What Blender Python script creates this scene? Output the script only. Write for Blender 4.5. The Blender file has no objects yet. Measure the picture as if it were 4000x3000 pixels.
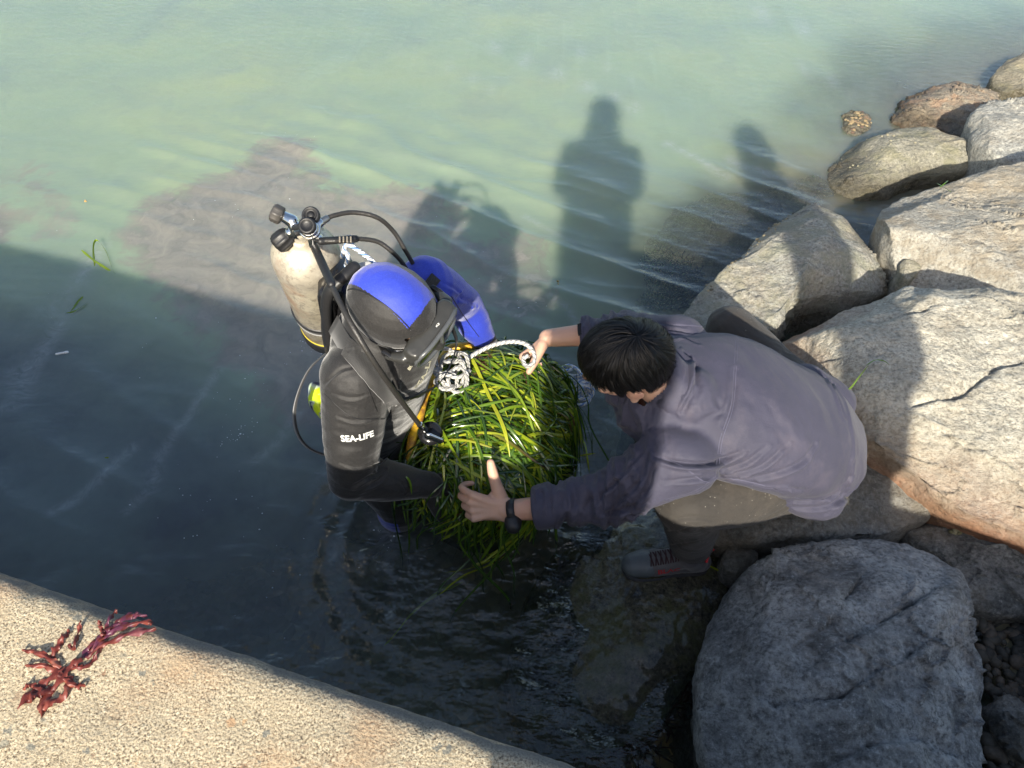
import bpy, bmesh, math, random
import numpy as np
from mathutils import Vector, Matrix
from mathutils.bvhtree import BVHTree
random.seed(7); rng = np.random.default_rng(7)
S = bpy.context.scene
# ------------------------------------------------------------------ camera
H = 2.1; THETA = math.radians(41); ROLL = math.radians(4); FPX = 2774.0
fwd = Vector((0, math.sin(THETA), -math.cos(THETA))); rt0 = Vector((1, 0, 0)); up0 = rt0.cross(fwd)
rt = rt0*math.cos(ROLL) + up0*math.sin(ROLL); up = -rt0*math.sin(ROLL) + up0*math.cos(ROLL)
cd = bpy.data.cameras.new('camera'); cam = bpy.data.objects.new('camera', cd); S.collection.objects.link(cam)
cd.sensor_width = 36; cd.lens = 36*FPX/4000; cd.clip_end = 500; cd.clip_start = .02
cam.matrix_world = Matrix(((rt.x, up.x, -fwd.x, 0), (rt.y, up.y, -fwd.y, 0), (rt.z, up.z, -fwd.z, H), (0, 0, 0, 1)))
S.camera = cam
CAM = Vector((0, 0, H))
def at(u, v, z):
    """world point at height z seen at (u,v) of a 2212x1659 picture (authoring aid)"""
    u, v, z = float(u), float(v), float(z); d = fwd + (u*1.8084-2000)/FPX*rt - (v*1.8084-1500)/FPX*up
    return CAM + d*((z-H)/d.z)
# ------------------------------------------------------------------ world, sun
SUN_EL = math.radians(31); SUN_AZ = math.radians(4.5)
w = bpy.data.worlds.new('World'); S.world = w; w.use_nodes = True
nt = w.node_tree; sky = nt.nodes.new('ShaderNodeTexSky'); sky.sky_type = 'NISHITA'; sky.sun_disc = False
sky.sun_elevation = SUN_EL; sky.sun_rotation = math.radians(180)+SUN_AZ
sky.air_density = 1.1; sky.dust_density = 2.5
nt.links.new(sky.outputs[0], nt.nodes['Background'].inputs[0]); nt.nodes['Background'].inputs[1].default_value = 0.09
sd = bpy.data.lights.new('sun', 'SUN'); sun = bpy.data.objects.new('sun', sd); S.collection.objects.link(sun)
sd.energy = 3.6; sd.angle = math.radians(.8); sd.color = (1, .93, .80)
ldir = Vector((math.sin(SUN_AZ)*math.cos(SUN_EL), math.cos(SUN_AZ)*math.cos(SUN_EL), -math.sin(SUN_EL)))
sun.rotation_euler = ldir.to_track_quat('-Z', 'Y').to_euler(); sun.location = (-1, -6, 5)
S.view_settings.view_transform = 'Standard'; S.view_settings.look = 'None'; S.view_settings.exposure = 1.17; S.view_settings.gamma = 1
S.cycles.use_denoising = True; S.cycles.max_bounces = 8; S.cycles.transparent_max_bounces = 12
S.cycles.sample_clamp_indirect = 6
# ------------------------------------------------------------------ noise
def vnoise(p, seed=0):
    p = np.asarray(p, float); i = np.floor(p).astype(np.int64); f = p-i; f = f*f*f*(f*(f*6-15)+10)
    def h(a):
        n = (a[..., 0]*374761393 + a[..., 1]*668265263 + a[..., 2]*2147483647 + seed*1274126177) & 0xffffffff
        n = ((n ^ (n >> 13))*1274126177) & 0xffffffff; n = ((n ^ (n >> 16))*2246822519) & 0xffffffff
        return ((n ^ (n >> 15)) & 0xffffff)/0xffffff*2-1
    r = 0
    for dx in (0, 1):
        for dy in (0, 1):
            for dz in (0, 1):
                wgt = (f[..., 0] if dx else 1-f[..., 0])*(f[..., 1] if dy else 1-f[..., 1])*(f[..., 2] if dz else 1-f[..., 2])
                r = r + wgt*h(i+np.array([dx, dy, dz]))
    return r
def fbm(p, sc=1, oc=4, seed=0, gain=.5):
    p = np.asarray(p, float)*sc; r = 0; a = 1; t = 0
    for k in range(oc):
        r = r + a*vnoise(p+k*17.3, seed+k); t += a; a *= gain; p = p*2.03
    return r/t
# ------------------------------------------------------------------ object helpers
def tag(o, label=None, cat=None, group=None, kind=None):
    if label: o['label'] = label
    if cat: o['category'] = cat
    if group: o['group'] = group
    if kind: o['kind'] = kind
    return o
def link(o, parent=None):
    S.collection.objects.link(o)
    if parent is not None: o.parent = parent
    return o
def empty(name, loc, label, cat, group=None):
    o = bpy.data.objects.new(name, None); S.collection.objects.link(o); o.location = loc
    o.empty_display_size = .05
    return tag(o, label, cat, group)
def mesh(name, V, F, mat, parent=None, smooth=True, attrs=None, uv=None):
    me = bpy.data.meshes.new(name); V = np.asarray(V, float)
    if parent is not None: V = V-np.array(parent_origin(parent))
    me.from_pydata([tuple(x) for x in V], [], [tuple(int(i) for i in f) for f in F]); me.update()
    finish(me, mat, smooth, attrs)
    return link(bpy.data.objects.new(name, me), parent)
def parent_origin(p):
    o = Vector((0, 0, 0))
    while p is not None: o = o+p.location; p = p.parent
    return o
def finish(me, mat, smooth=True, attrs=None):
    for m in (mat if isinstance(mat, (list, tuple)) else [mat]): me.materials.append(m)
    if smooth: me.polygons.foreach_set('use_smooth', [True]*len(me.polygons))
    for k, a in (attrs or {}).items():
        a = np.asarray(a, float)
        if a.ndim == 1:
            at_ = me.attributes.new(k, 'FLOAT', 'POINT'); at_.data.foreach_set('value', a.ravel())
        else:
            at_ = me.attributes.new(k, 'FLOAT_COLOR', 'POINT')
            at_.data.foreach_set('color', np.c_[a, np.ones(len(a))].ravel())
class MB:
    """collects geometry, builds one mesh"""
    def __init__(s): s.V = []; s.F = []; s.n = 0; s.A = {}; s.M = []; s.P = []
    def each(s, name, mat, parent=None):
        for V, F in s.P: m_ = MB(); m_.add(V, F); m_.build(name, mat, parent)
    def add(s, V, F, mi=0, **at_):
        s.P.append((V, F))
        V = np.asarray(V, float).reshape(-1, 3)
        s.F += [tuple(int(i)+s.n for i in f) for f in F]; s.M += [mi]*len(F); s.V.append(V)
        for k, a in at_.items():
            s.A.setdefault(k, []).append(np.broadcast_to(np.asarray(a, float), (len(V),)+np.shape(a)[1:] if np.ndim(a) > 1 else (len(V),)) if np.ndim(a) < 2 else np.asarray(a))
        s.n += len(V); return s
    def build(s, name, mat, parent=None, smooth=True):
        o = mesh(name, np.concatenate(s.V), s.F, mat, parent, smooth, {k: np.concatenate(a) for k, a in s.A.items()})
        if any(s.M): o.data.polygons.foreach_set('material_index', s.M)
        return o
def spline(P, n):
    P = np.array([tuple(p) for p in P], float)
    if len(P) == 2: t = np.linspace(0, 1, n)[:, None]; return P[0]*(1-t)+P[1]*t
    Q = np.vstack([2*P[0]-P[1], P, 2*P[-1]-P[-2]]); out = []
    seg = np.linspace(0, len(P)-1, n)
    for s_ in seg:
        i = min(int(s_), len(P)-2); t = s_-i; a, b, c, d = Q[i], Q[i+1], Q[i+2], Q[i+3]
        out.append(.5*((2*b)+(-a+c)*t+(2*a-5*b+4*c-d)*t*t+(-a+3*b-3*c+d)*t**3))
    return np.array(out)
def frames(P, ref=None):
    T = np.gradient(P, axis=0); T /= np.linalg.norm(T, axis=1)[:, None]+1e-12
    r = np.array(ref if ref is not None else (0, 0, 1.), float)
    if abs(T[0]@r) > .95: r = np.array((1., .1, 0))
    N = []; n = r-T[0]*(r@T[0]); n /= np.linalg.norm(n)
    for t in T:
        n = n-t*(n@t); n /= np.linalg.norm(n)+1e-12; N.append(n)
    N = np.array(N); return T, N, np.cross(T, N)
def tubegeo(P, R, sides=12, n=None, cap=True, ref=None, flat=1.0):
    """P control points, R radii (per control point). flat scales along the binormal."""
    P = np.array([tuple(p) for p in P], float); R = np.broadcast_to(np.asarray(R, float), (len(P),)) if np.ndim(R) == 0 else np.asarray(R, float)
    n = n or max(2, 6*(len(P)-1)+1)
    C = spline(P, n); rr = np.interp(np.linspace(0, len(P)-1, n), range(len(P)), R)
    ff = np.interp(np.linspace(0, len(P)-1, n), range(len(P)), np.broadcast_to(np.asarray(flat, float), (len(P),)))
    T, N, B = frames(C, ref)
    if cap:
        k = 4; a = np.linspace(0, math.pi/2, k+1)[1:]
        pre = [(C[0]-T[0]*rr[0]*math.sin(x), rr[0]*max(math.cos(x), .05), 0) for x in a][::-1]
        post = [(C[-1]+T[-1]*rr[-1]*math.sin(x), rr[-1]*max(math.cos(x), .05), -1) for x in a]
        C2 = [p[0] for p in pre]+list(C)+[p[0] for p in post]; r2 = [p[1] for p in pre]+list(rr)+[p[1] for p in post]
        N = np.vstack([[N[0]]*k, N, [N[-1]]*k]); B = np.vstack([[B[0]]*k, B, [B[-1]]*k]); ff = np.r_[[ff[0]]*k, ff, [ff[-1]]*k]
        C, rr = np.array(C2), np.array(r2)
    th = np.linspace(0, 2*math.pi, sides, endpoint=False); m = len(C)
    V = C[:, None]+rr[:, None, None]*(np.cos(th)[None, :, None]*N[:, None]+(ff[:, None]*np.sin(th)[None])[..., None]*B[:, None])
    F = [(i*sides+j, i*sides+(j+1) % sides, (i+1)*sides+(j+1) % sides, (i+1)*sides+j) for i in range(m-1) for j in range(sides)]
    F += [tuple(range(sides))[::-1], tuple((m-1)*sides+j for j in range(sides))]
    return V.reshape(-1, 3), F
def ellgeo(c, r, axes=None, nu=20, nv=14):
    th = np.linspace(0, math.pi, nv)[1:-1]; ph = np.linspace(0, 2*math.pi, nu, endpoint=False)
    V = [(0, 0, 1)]+[(math.sin(t)*math.cos(p), math.sin(t)*math.sin(p), math.cos(t)) for t in th for p in ph]+[(0, 0, -1)]
    V = np.array(V)*np.array(r); A = np.eye(3) if axes is None else np.array([tuple(a) for a in axes]); V = V@A+np.array(tuple(c))
    F = [(0, 1+j, 1+(j+1) % nu) for j in range(nu)]
    F += [(1+i*nu+j, 1+(i+1)*nu+j, 1+(i+1)*nu+(j+1) % nu, 1+i*nu+(j+1) % nu) for i in range(nv-3) for j in range(nu)]
    L = len(V)-1; F += [(L, 1+(nv-3)*nu+(j+1) % nu, 1+(nv-3)*nu+j) for j in range(nu)]
    return V, F
def boxgeo(c, h, axes=None, bev=.15):
    """rounded box by superellipsoid"""
    V, F = ellgeo((0, 0, 0), (1, 1, 1), None, 28, 20)
    m = np.max(np.abs(V), axis=1)[:, None]; Q = V/m; L = np.linalg.norm(V, axis=1)[:, None]
    V = Q*(1-bev)+(V/L)*bev*1.2
    A = np.eye(3) if axes is None else np.array([tuple(a) for a in axes])
    return (V*np.array(h))@A+np.array(tuple(c)), F
def remesh(name, parts, voxel, mat, parent=None, smooth=4, disp=None, attrs=None, fac=.5, cut=None):
    """join closed pieces into ONE continuous surface"""
    mb = MB()
    for V, F in parts: mb.add(V, F)
    me = bpy.data.meshes.new('tmp'); me.from_pydata([tuple(x) for x in np.concatenate(mb.V)], [], mb.F); me.update()
    bm = bmesh.new(); bm.from_mesh(me); bmesh.ops.recalc_face_normals(bm, faces=bm.faces); bm.to_mesh(me); bm.free()
    o = bpy.data.objects.new('tmp', me); S.collection.objects.link(o)
    r = o.modifiers.new('r', 'REMESH'); r.mode = 'VOXEL'; r.voxel_size = voxel
    if smooth: s_ = o.modifiers.new('s', 'SMOOTH'); s_.factor = fac; s_.iterations = smooth
    dg = bpy.context.evaluated_depsgraph_get(); m2 = bpy.data.meshes.new_from_object(o.evaluated_get(dg))
    bpy.data.objects.remove(o); bpy.data.meshes.remove(me)
    n = len(m2.vertices); V = np.empty(n*3); m2.vertices.foreach_get('co', V); V = V.reshape(-1, 3)
    N = np.empty(n*3); m2.vertices.foreach_get('normal', N); N = N.reshape(-1, 3)
    if cut is not None:
        keep = cut(V); bm = bmesh.new(); bm.from_mesh(m2); bm.verts.ensure_lookup_table()
        bmesh.ops.delete(bm, geom=[bm.verts[i] for i in np.nonzero(~keep)[0]], context='VERTS'); bm.to_mesh(m2); bm.free()
        V = V[keep]; N = N[keep]; m2.update()
    if disp is not None: V = V+N*disp(V, N)[:, None]
    W_ = V-np.array(parent_origin(parent)) if parent is not None else V
    m2.vertices.foreach_set('co', W_.ravel()); m2.update(); m2.name = name
    m2.materials.clear()
    at_ = {k: f(V, N) for k, f in (attrs or {}).items()}
    finish(m2, mat, True, at_)
    o = bpy.data.objects.new(name, m2); link(o, parent); o['_'] = 0; del o['_']
    return o
def worldV(o):
    off = np.array(parent_origin(o)); V = np.empty(len(o.data.vertices)*3); o.data.vertices.foreach_get('co', V); return V.reshape(-1, 3)+off
def bvh(o):
    return BVHTree.FromPolygons([tuple(v) for v in worldV(o)], [tuple(p.vertices) for p in o.data.polygons])
# ------------------------------------------------------------------ materials
class NT:
    def __init__(s, name):
        s.m = bpy.data.materials.new(name); s.m.use_nodes = True; s.t = s.m.node_tree; s.t.nodes.clear()
        s.out = s.n('ShaderNodeOutputMaterial')
    def n(s, typ, inp=None, **kw):
        x = s.t.nodes.new(typ)
        for k, v in kw.items(): setattr(x, k, v)
        for k, v in (inp or {}).items(): s.set(x, k, v)
        return x
    def set(s, x, k, v):
        i = x.inputs[k]
        if isinstance(v, bpy.types.NodeSocket): s.t.links.new(v, i)
        elif isinstance(v, bpy.types.Node): s.t.links.new(v.outputs[0], i)
        elif isinstance(v, (tuple, list)) and len(v) == 3 and i.type == 'RGBA': i.default_value = (*v, 1)
        else: i.default_value = v
    def pos(s): return s.n('ShaderNodeNewGeometry').outputs['Position']
    def map(s, sc=(1, 1, 1), rot=(0, 0, 0), v=None):
        return s.n('ShaderNodeMapping', {'Vector': v or s.pos(), 'Scale': sc, 'Rotation': rot}).outputs[0]
    def noise(s, sc, det=4, rough=.55, v=None, dist=0, out=0):
        return s.n('ShaderNodeTexNoise', {'Vector': v or s.pos(), 'Scale': sc, 'Detail': det, 'Roughness': rough, 'Distortion': dist}).outputs[out]
    def vor(s, sc, v=None, out='Distance', rnd=1, feat='F1'):
        return s.n('ShaderNodeTexVoronoi', {'Vector': v or s.pos(), 'Scale': sc, 'Randomness': rnd}, feature=feat).outputs[out]
    def ramp(s, fac, stops, interp='LINEAR'):
        r = s.n('ShaderNodeValToRGB', {'Fac': fac}); e = r.color_ramp.elements; r.color_ramp.interpolation = interp
        while len(e) < len(stops): e.new(.5)
        for el, (p, c) in zip(e, stops):
            el.position = p; el.color = (*c, 1) if isinstance(c, (tuple, list)) else (c, c, c, 1)
        return r.outputs[0]
    def mix(s, f, a, b, mode='MIX'):
        x = s.n('ShaderNodeMix', data_type='RGBA', blend_type=mode); s.set(x, 0, f); s.set(x, 6, a); s.set(x, 7, b); return x.outputs[2]
    def math(s, op, a, b=0.0, c=None, clamp=False):
        x = s.n('ShaderNodeMath', operation=op, use_clamp=clamp); s.set(x, 0, a); s.set(x, 1, b)
        if c is not None: s.set(x, 2, c)
        return x.outputs[0]
    def attr(s, name, out='Fac'): return s.n('ShaderNodeAttribute', attribute_name=name).outputs[out]
    def z(s): return s.n('ShaderNodeSeparateXYZ', {0: s.pos()}).outputs[2]
    def bump(s, h, st=.5, d=.01, nrm=None):
        i = {'Height': h, 'Strength': st, 'Distance': d}
        if nrm is not None: i['Normal'] = nrm
        return s.n('ShaderNodeBump', i).outputs[0]
    def bsdf(s, **kw):
        b = s.n('ShaderNodeBsdfPrincipled')
        for k, v in kw.items(): s.set(b, k.replace('_', ' '), v)
        return b
    def done(s, sh):
        s.t.links.new(sh.outputs[0] if isinstance(sh, bpy.types.Node) else sh, s.out.inputs[0]); return s.m
def plain(name, col, rough=.5, metal=0., bump=None, **kw):
    m = NT(name); c = col
    v = m.noise(40, 3)
    c = m.mix(m.math('MULTIPLY', m.math('SUBTRACT', v, .5), .5), col, (1, 1, 1)) if False else m.mix(v, tuple(x*.8 for x in col), tuple(min(1, x*1.2) for x in col))
    d = dict(Base_Color=c, Roughness=rough, Metallic=metal, **kw)
    if bump: d['Normal'] = m.bump(m.noise(bump[0], 4), bump[1], .003)
    return m.done(m.bsdf(**d))
# ================================================================== SETTING
def sstep(a, b, x): t = np.clip((x-a)/(b-a), 0, 1); return t*t*(3-2*t)
def grid_axes(lo, hi, step, far_lo, far_hi):
    a = list(np.arange(lo, hi+step, step)); d = step
    x = a[-1]
    while x < far_hi: d *= 1.12; x += d; a.append(x)
    x = a[0]; d = step; b = []
    while x > far_lo: d *= 1.12; x -= d; b.append(x)
    return np.array(b[::-1]+a)
def gridmesh(X, Y):
    gx, gy = np.meshgrid(X, Y); n, m = len(Y), len(X)
    V = np.stack([gx.ravel(), gy.ravel(), np.zeros(n*m)], 1)
    i = np.arange(n*m).reshape(n, m); F = np.stack([i[:-1, :-1], i[:-1, 1:], i[1:, 1:], i[1:, :-1]], -1).reshape(-1, 4)
    return V, F
def fastmesh(name, V, F, mat, attrs=None, parent=None):
    me = bpy.data.meshes.new(name); me.vertices.add(len(V)); me.vertices.foreach_set('co', V.ravel())
    me.loops.add(F.size); me.loops.foreach_set('vertex_index', F.ravel().astype(np.int32))
    me.polygons.add(len(F)); me.polygons.foreach_set('loop_start', np.arange(0, F.size, 4, dtype=np.int32)); me.update(calc_edges=True)
    finish(me, mat, True, attrs); return link(bpy.data.objects.new(name, me), parent)
def polydist(P, poly):
    """signed distance (inside negative) in XY"""
    P = P[:, :2]; Q = np.array([tuple(p)[:2] for p in poly]); n = len(Q); d = np.full(len(P), 1e9); ins = np.zeros(len(P), bool)
    for i in range(n):
        a, b = Q[i], Q[(i+1) % n]; ab = b-a; t = np.clip(((P-a)@ab)/(ab@ab+1e-12), 0, 1)
        d = np.minimum(d, np.linalg.norm(P-a-t[:, None]*ab, axis=1))
        c = ((a[1] > P[:, 1]) != (b[1] > P[:, 1])); xi = a[0]+(P[:, 1]-a[1])/(b[1]-a[1]+1e-15)*(b[0]-a[0]); ins ^= c & (P[:, 0] < xi)
    return np.where(ins, -d, d)
UV = lambda pts, z=0: [at(u, v, z) for u, v in pts]
# ---- seabed
X = grid_axes(-2.6, 3.0, .045, -30, 30); Y = grid_axes(-.4, 4.6, .045, -4, 70)
V, F = gridmesh(X, Y)
shore = UV([(2212, 60), (1980, 110), (1880, 210), (1780, 300), (1560, 400), (1400, 520), (1340, 700), (1250, 900), (1150, 1120), (1080, 1400), (1150, 1659), (1300, 2000), (3200, 2200), (3600, 900), (3200, 0)])
ds = polydist(V, shore)
V[:, 2] = np.where(ds > 0, -.42-.55*np.clip(ds, 0, 4)**.8, -.42+.55*sstep(0, 1.5, -ds)*.6)
land = UV([(2160, 1180), (2090, 1330), (2120, 1500), (2150, 1700), (2500, 1900), (2900, 900), (2400, 1000)])
dl = polydist(V, land); V[:, 2] = np.maximum(V[:, 2], -.42+.52*sstep(.12, -.08, dl))
for pl_, z_ in (([(1640, 340), (1690, 200), (1850, 70), (2100, -20), (2400, -20), (2300, 300), (1800, 440), (1560, 440)], -.17), ([(1390, 600), (1430, 440), (1540, 390), (1760, 380), (1760, 560), (1500, 700)], -.22)): V[:, 2] = np.maximum(V[:, 2], -.6+(z_+.6)*sstep(.35, -.15, polydist(V, UV(pl_))+.1*fbm(V, 2.2, 2, 8)))
V[:, 2] += .05*fbm(V, 3, 4, 3)+.012*fbm(V, 14, 3, 4)
m = NT('seabed'); peb = m.vor(26, out='Color'); pd = m.vor(26)
c = m.mix(m.noise(1.5, 4), (.17, .16, .09), (.34, .29, .17)); c = m.mix(.35, c, m.ramp(m.n('ShaderNodeSeparateColor', {0: peb}).outputs[0], [(0, (.06, .05, .03)), (.6, (.28, .23, .14)), (1, (.46, .40, .26))]))
SEABED = m.done(m.bsdf(Base_Color=c, Roughness=.7, Normal=m.bump(pd, .9, -.02)))
tag(fastmesh('seabed', V, F, SEABED), kind='structure')
# ---- water
X = grid_axes(-1.5, 1.75, .0125, -40, 40); Y = grid_axes(.25, 3.3, .0125, -5, 90)
V, F = gridmesh(X, Y); n = len(V)
c0 = at(1000, 1190, 0); dx, dy = V[:, 0]-c0.x, V[:, 1]-c0.y; r0 = np.hypot(dx, dy)
ag = np.exp(-(r0/.42)**2)                                   # stirred water round the diver and the grass
c1 = at(1330, 1450, 0); ag2 = np.exp(-(np.hypot(V[:, 0]-c1.x, V[:, 1]-c1.y)/.45)**2)
hz = np.zeros(n)
for k, (ang, lam, amp) in enumerate([(62, .55, .0065), (75, .34, .0034), (48, .23, .0018), (100, .42, .0022), (66, .13, .0008), (120, .27, .0011)]):
    a = math.radians(ang); wv = (V[:, 0]*math.cos(a)+V[:, 1]*math.sin(a))+.12*fbm(V, 1.3, 3, 20+k)
    s_ = np.sin(wv*2*math.pi/lam+k*1.7); mod = np.clip(.45+1.5*fbm(V*np.array([1, 1, 1]), 1.7, 3, 40+k), 0, 1.3)
    hz += amp*mod*(1-np.abs(s_))**1.6*2.0 if k < 2 else amp*mod*s_
far = sstep(3, 9, np.hypot(V[:, 0], V[:, 1])); hz *= 1-.3*far
near_ = sstep(1.25, .6, V[:, 1]); hz += (.22+1.7*ag+1.5*ag2+1.5*near_)*.012*fbm(V, 6, 3, 61)+(ag*.007+ag2*.003+near_*.0025)*fbm(V*np.array([1, 1.6, 1]), 16, 3, 62)
hz += .0035*np.exp(-((r0-.42)/.16)**2)*np.sin(r0*70+2*fbm(V, 4, 2, 5))
V[:, 2] = hz
silt_polys = [([(250, 500), (300, 440), (370, 390), (470, 360), (520, 320), (600, 292), (680, 300), (700, 340), (720, 390), (800, 400), (930, 405), (960, 460), (900, 560), (860, 800), (800, 1000), (560, 900), (420, 720), (280, 600)], 1.15),
              ([(-200, 400), (0, 385), (25, 420), (45, 460), (40, 510), (0, 540), (-200, 600)], 1.25),
              ([(0, 330), (80, 335), (130, 370), (190, 420), (200, 520), (120, 540), (40, 520), (20, 450)], .55),
              ([(960, 430), (1010, 440), (1040, 500), (1190, 520), (1220, 640), (1180, 690), (1060, 720), (980, 640), (930, 560)], .8)]
silt = np.zeros(n); nz = fbm(V, 5, 5, 71); nz2 = fbm(V, 1.6, 4, 72)
for pl, st in silt_polys:
    d = polydist(V, UV(pl))+.09*nz+.05*nz2; silt = np.maximum(silt, st*sstep(.07, -.20, d)**.8)
cl = polydist(V, shore); clear = sstep(.75, -.3, cl+.25*nz2)*(1-.5*sstep(2.7, 3.5, V[:, 1]))
turb = .95-.74*clear
nearp = UV([(-300, 1180), (300, 1230), (700, 1120), (1000, 1150), (1400, 1100), (1560, 1659), (900, 1800)])
turb = turb*(1-.58*sstep(.45, -.30, polydist(V, nearp)+.2*nz2+.1*nz))
clr = UV([(1090, 1130), (1300, 1060), (1560, 1060), (1620, 1659), (1180, 1700), (1060, 1420)]); turb *= 1-.60*sstep(.30, -.16, polydist(V, clr)+.18*nz2+.08*nz)
for pl_, k_ in (([(1400, 560), (1440, 450), (1520, 410), (1700, 420), (1760, 380), (1800, 420), (1640, 560), (1500, 680), (1400, 660)], .55), ([(1790, 110), (1870, 85), (1960, 110), (1975, 170), (1900, 205), (1800, 190)], .30), ([(1700, 190), (1800, 170), (1900, 210), (1990, 200), (1960, 280), (1800, 310), (1700, 260)], .22), ([(1970, 60), (2230, 20), (2240, 140), (2000, 180)], .2)):
    turb *= 1-k_*sstep(.16, -.12, polydist(V, UV(pl_))+.14*nz)
glint_froth = np.zeros(n); sj = .035*np.stack([fbm(V, 3, 3, 90), fbm(V, 3, 3, 91), 0*nz], 1)  # pale streaks: sky reflections on slicks and crests painted as colour, froth by diver
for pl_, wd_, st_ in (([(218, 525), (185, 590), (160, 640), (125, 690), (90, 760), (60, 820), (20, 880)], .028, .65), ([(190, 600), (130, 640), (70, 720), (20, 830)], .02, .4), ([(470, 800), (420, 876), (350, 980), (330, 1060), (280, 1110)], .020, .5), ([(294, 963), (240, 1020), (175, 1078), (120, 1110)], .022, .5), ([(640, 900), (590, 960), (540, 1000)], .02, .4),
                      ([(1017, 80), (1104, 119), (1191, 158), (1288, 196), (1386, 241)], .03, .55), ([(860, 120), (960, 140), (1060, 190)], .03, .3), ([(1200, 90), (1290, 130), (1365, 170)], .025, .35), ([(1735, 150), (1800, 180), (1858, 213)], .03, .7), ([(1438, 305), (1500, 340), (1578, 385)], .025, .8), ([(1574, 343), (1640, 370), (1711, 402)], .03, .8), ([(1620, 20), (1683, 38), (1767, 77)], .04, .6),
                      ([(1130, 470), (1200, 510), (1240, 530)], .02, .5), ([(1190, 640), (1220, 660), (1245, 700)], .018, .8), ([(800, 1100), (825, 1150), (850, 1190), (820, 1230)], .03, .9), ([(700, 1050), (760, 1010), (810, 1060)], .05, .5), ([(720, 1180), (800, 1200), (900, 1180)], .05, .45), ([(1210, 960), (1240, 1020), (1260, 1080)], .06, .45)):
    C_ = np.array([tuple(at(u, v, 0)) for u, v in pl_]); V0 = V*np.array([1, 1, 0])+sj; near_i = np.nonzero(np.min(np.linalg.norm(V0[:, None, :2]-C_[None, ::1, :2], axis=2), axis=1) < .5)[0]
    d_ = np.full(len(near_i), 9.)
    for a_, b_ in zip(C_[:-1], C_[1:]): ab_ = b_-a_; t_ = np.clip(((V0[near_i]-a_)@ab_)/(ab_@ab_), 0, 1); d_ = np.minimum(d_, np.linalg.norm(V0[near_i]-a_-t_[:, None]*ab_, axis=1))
    glint_froth[near_i] = np.maximum(glint_froth[near_i], st_*np.exp(-(d_/wd_)**2))
pier_shade_poly = UV([(-900, 560), (0, 600), (300, 700), (620, 800), (700, 760), (1300, 740), (1420, 900), (1560, 1100), (1560, 1900), (-900, 1900)]); deep = sstep(.10, -.45, polydist(V, pier_shade_poly)+.22*nz2+.08*nz)  # mask for shade painted into the water colour on the pier side
agt = np.clip(ag+.7*ag2+.45*near_, 0, 1)
m = NT('sea_water')
warp = m.noise(2.2, 4, out=1); vp = m.n('ShaderNodeVectorMath', {0: m.pos(), 1: m.n('ShaderNodeVectorMath', {0: warp, 1: (.5, .5, .5)}, operation='SUBTRACT').outputs[0]}, operation='ADD').outputs[0]
big = m.noise(.9, 3); mot = m.noise(1.7, 5, .6, v=vp); fine = m.noise(6, 8, .66, v=vp, dist=.6)
base = m.ramp(big, [(.3, (.225, .305, .230)), (.5, (.265, .345, .235)), (.7, (.300, .365, .225))])
base = m.mix(m.ramp(mot, [(.44, 0), (.75, .6)]), base, (.150, .190, .175))
base = m.mix(m.math('MULTIPLY', m.attr('shal'), .8), base, (.27, .245, .175)); sil = m.attr('silt'); silc = m.ramp(fine, [(.30, (.180, .182, .160)), (.5, (.235, .230, .196)), (.70, (.285, .275, .228))])
puff = m.n('ShaderNodeTexVoronoi', {'Vector': vp, 'Scale': 8.0, 'Detail': 2.0, 'Roughness': .6}, feature='SMOOTH_F1').outputs['Distance']
sf = m.ramp(m.math('ADD', m.math('ADD', sil, m.math('MULTIPLY', m.math('SUBTRACT', .78, puff), m.math('MULTIPLY', m.math('MULTIPLY', sil, m.math('SUBTRACT', 1.3, sil)), 1.7))), m.math('MULTIPLY', m.math('SUBTRACT', fine, .5), m.math('MULTIPLY', m.math('MULTIPLY', sil, m.math('SUBTRACT', 1.25, sil)), 3.0))), [(.22, 0), (.55, .62), (.95, 1)])
base = m.mix(sf, base, silc)
base = m.mix(m.math('MULTIPLY', m.attr('deep'), m.ramp(mot, [(.3, .95), (.7, .6)])), base, m.mix(sf, (.075, .085, .105), (.11, .115, .12)))  # painted shade: water and silt colours go dark slate towards the pier
stk = m.math('MULTIPLY', m.attr('glint_froth'), m.ramp(m.noise(16, 5, .65, v=m.map((1, 2.2, 1), (0, 0, math.radians(-35)), vp)), [(.30, 0), (.72, 1)])); base = m.mix(m.math('MULTIPLY', stk, .75), base, (.42, .46, .48))  # painted reflections and froth lighten the base colour
tb = m.math('MAXIMUM', m.math('MULTIPLY', m.attr('turb'), m.ramp(mot, [(.3, .85), (.65, 1)])), m.math('MULTIPLY', sf, .93))
vs = m.map((1, 2.4, 1), (0, 0, math.radians(-22)))
rip = m.noise(13, 3, .5, v=m.map((1, 2.2, 1), (0, 0, math.radians(-25)))); rip2 = m.noise(42, 2, .5)
ga = m.attr('ag'); nb = m.bump(rip, m.math('ADD', .22, m.math('MULTIPLY', ga, .6)), .022); nb = m.bump(rip2, m.math('ADD', .06, m.math('MULTIPLY', ga, .25)), .006, nb)
dif = m.n('ShaderNodeBsdfPrincipled', {'Base Color': base, 'Roughness': 1.0, 'Specular IOR Level': 0.0, 'Subsurface Weight': 1.0, 'Subsurface Radius': (.8, 1.0, .8), 'Subsurface Scale': .14}, subsurface_method='BURLEY'); tr = m.n('ShaderNodeBsdfTransparent', {'Color': (.86, .93, .88)})
body = m.n('ShaderNodeMixShader', {0: tb, 1: tr, 2: dif})
gl = m.n('ShaderNodeBsdfGlossy', {'Color': (1, 1, 1), 'Roughness': .035, 'Normal': nb})
fr = m.n('ShaderNodeFresnel', {'IOR': 1.58, 'Normal': nb})
WATER = m.done(m.n('ShaderNodeMixShader', {0: fr, 1: body, 2: gl}))
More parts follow.
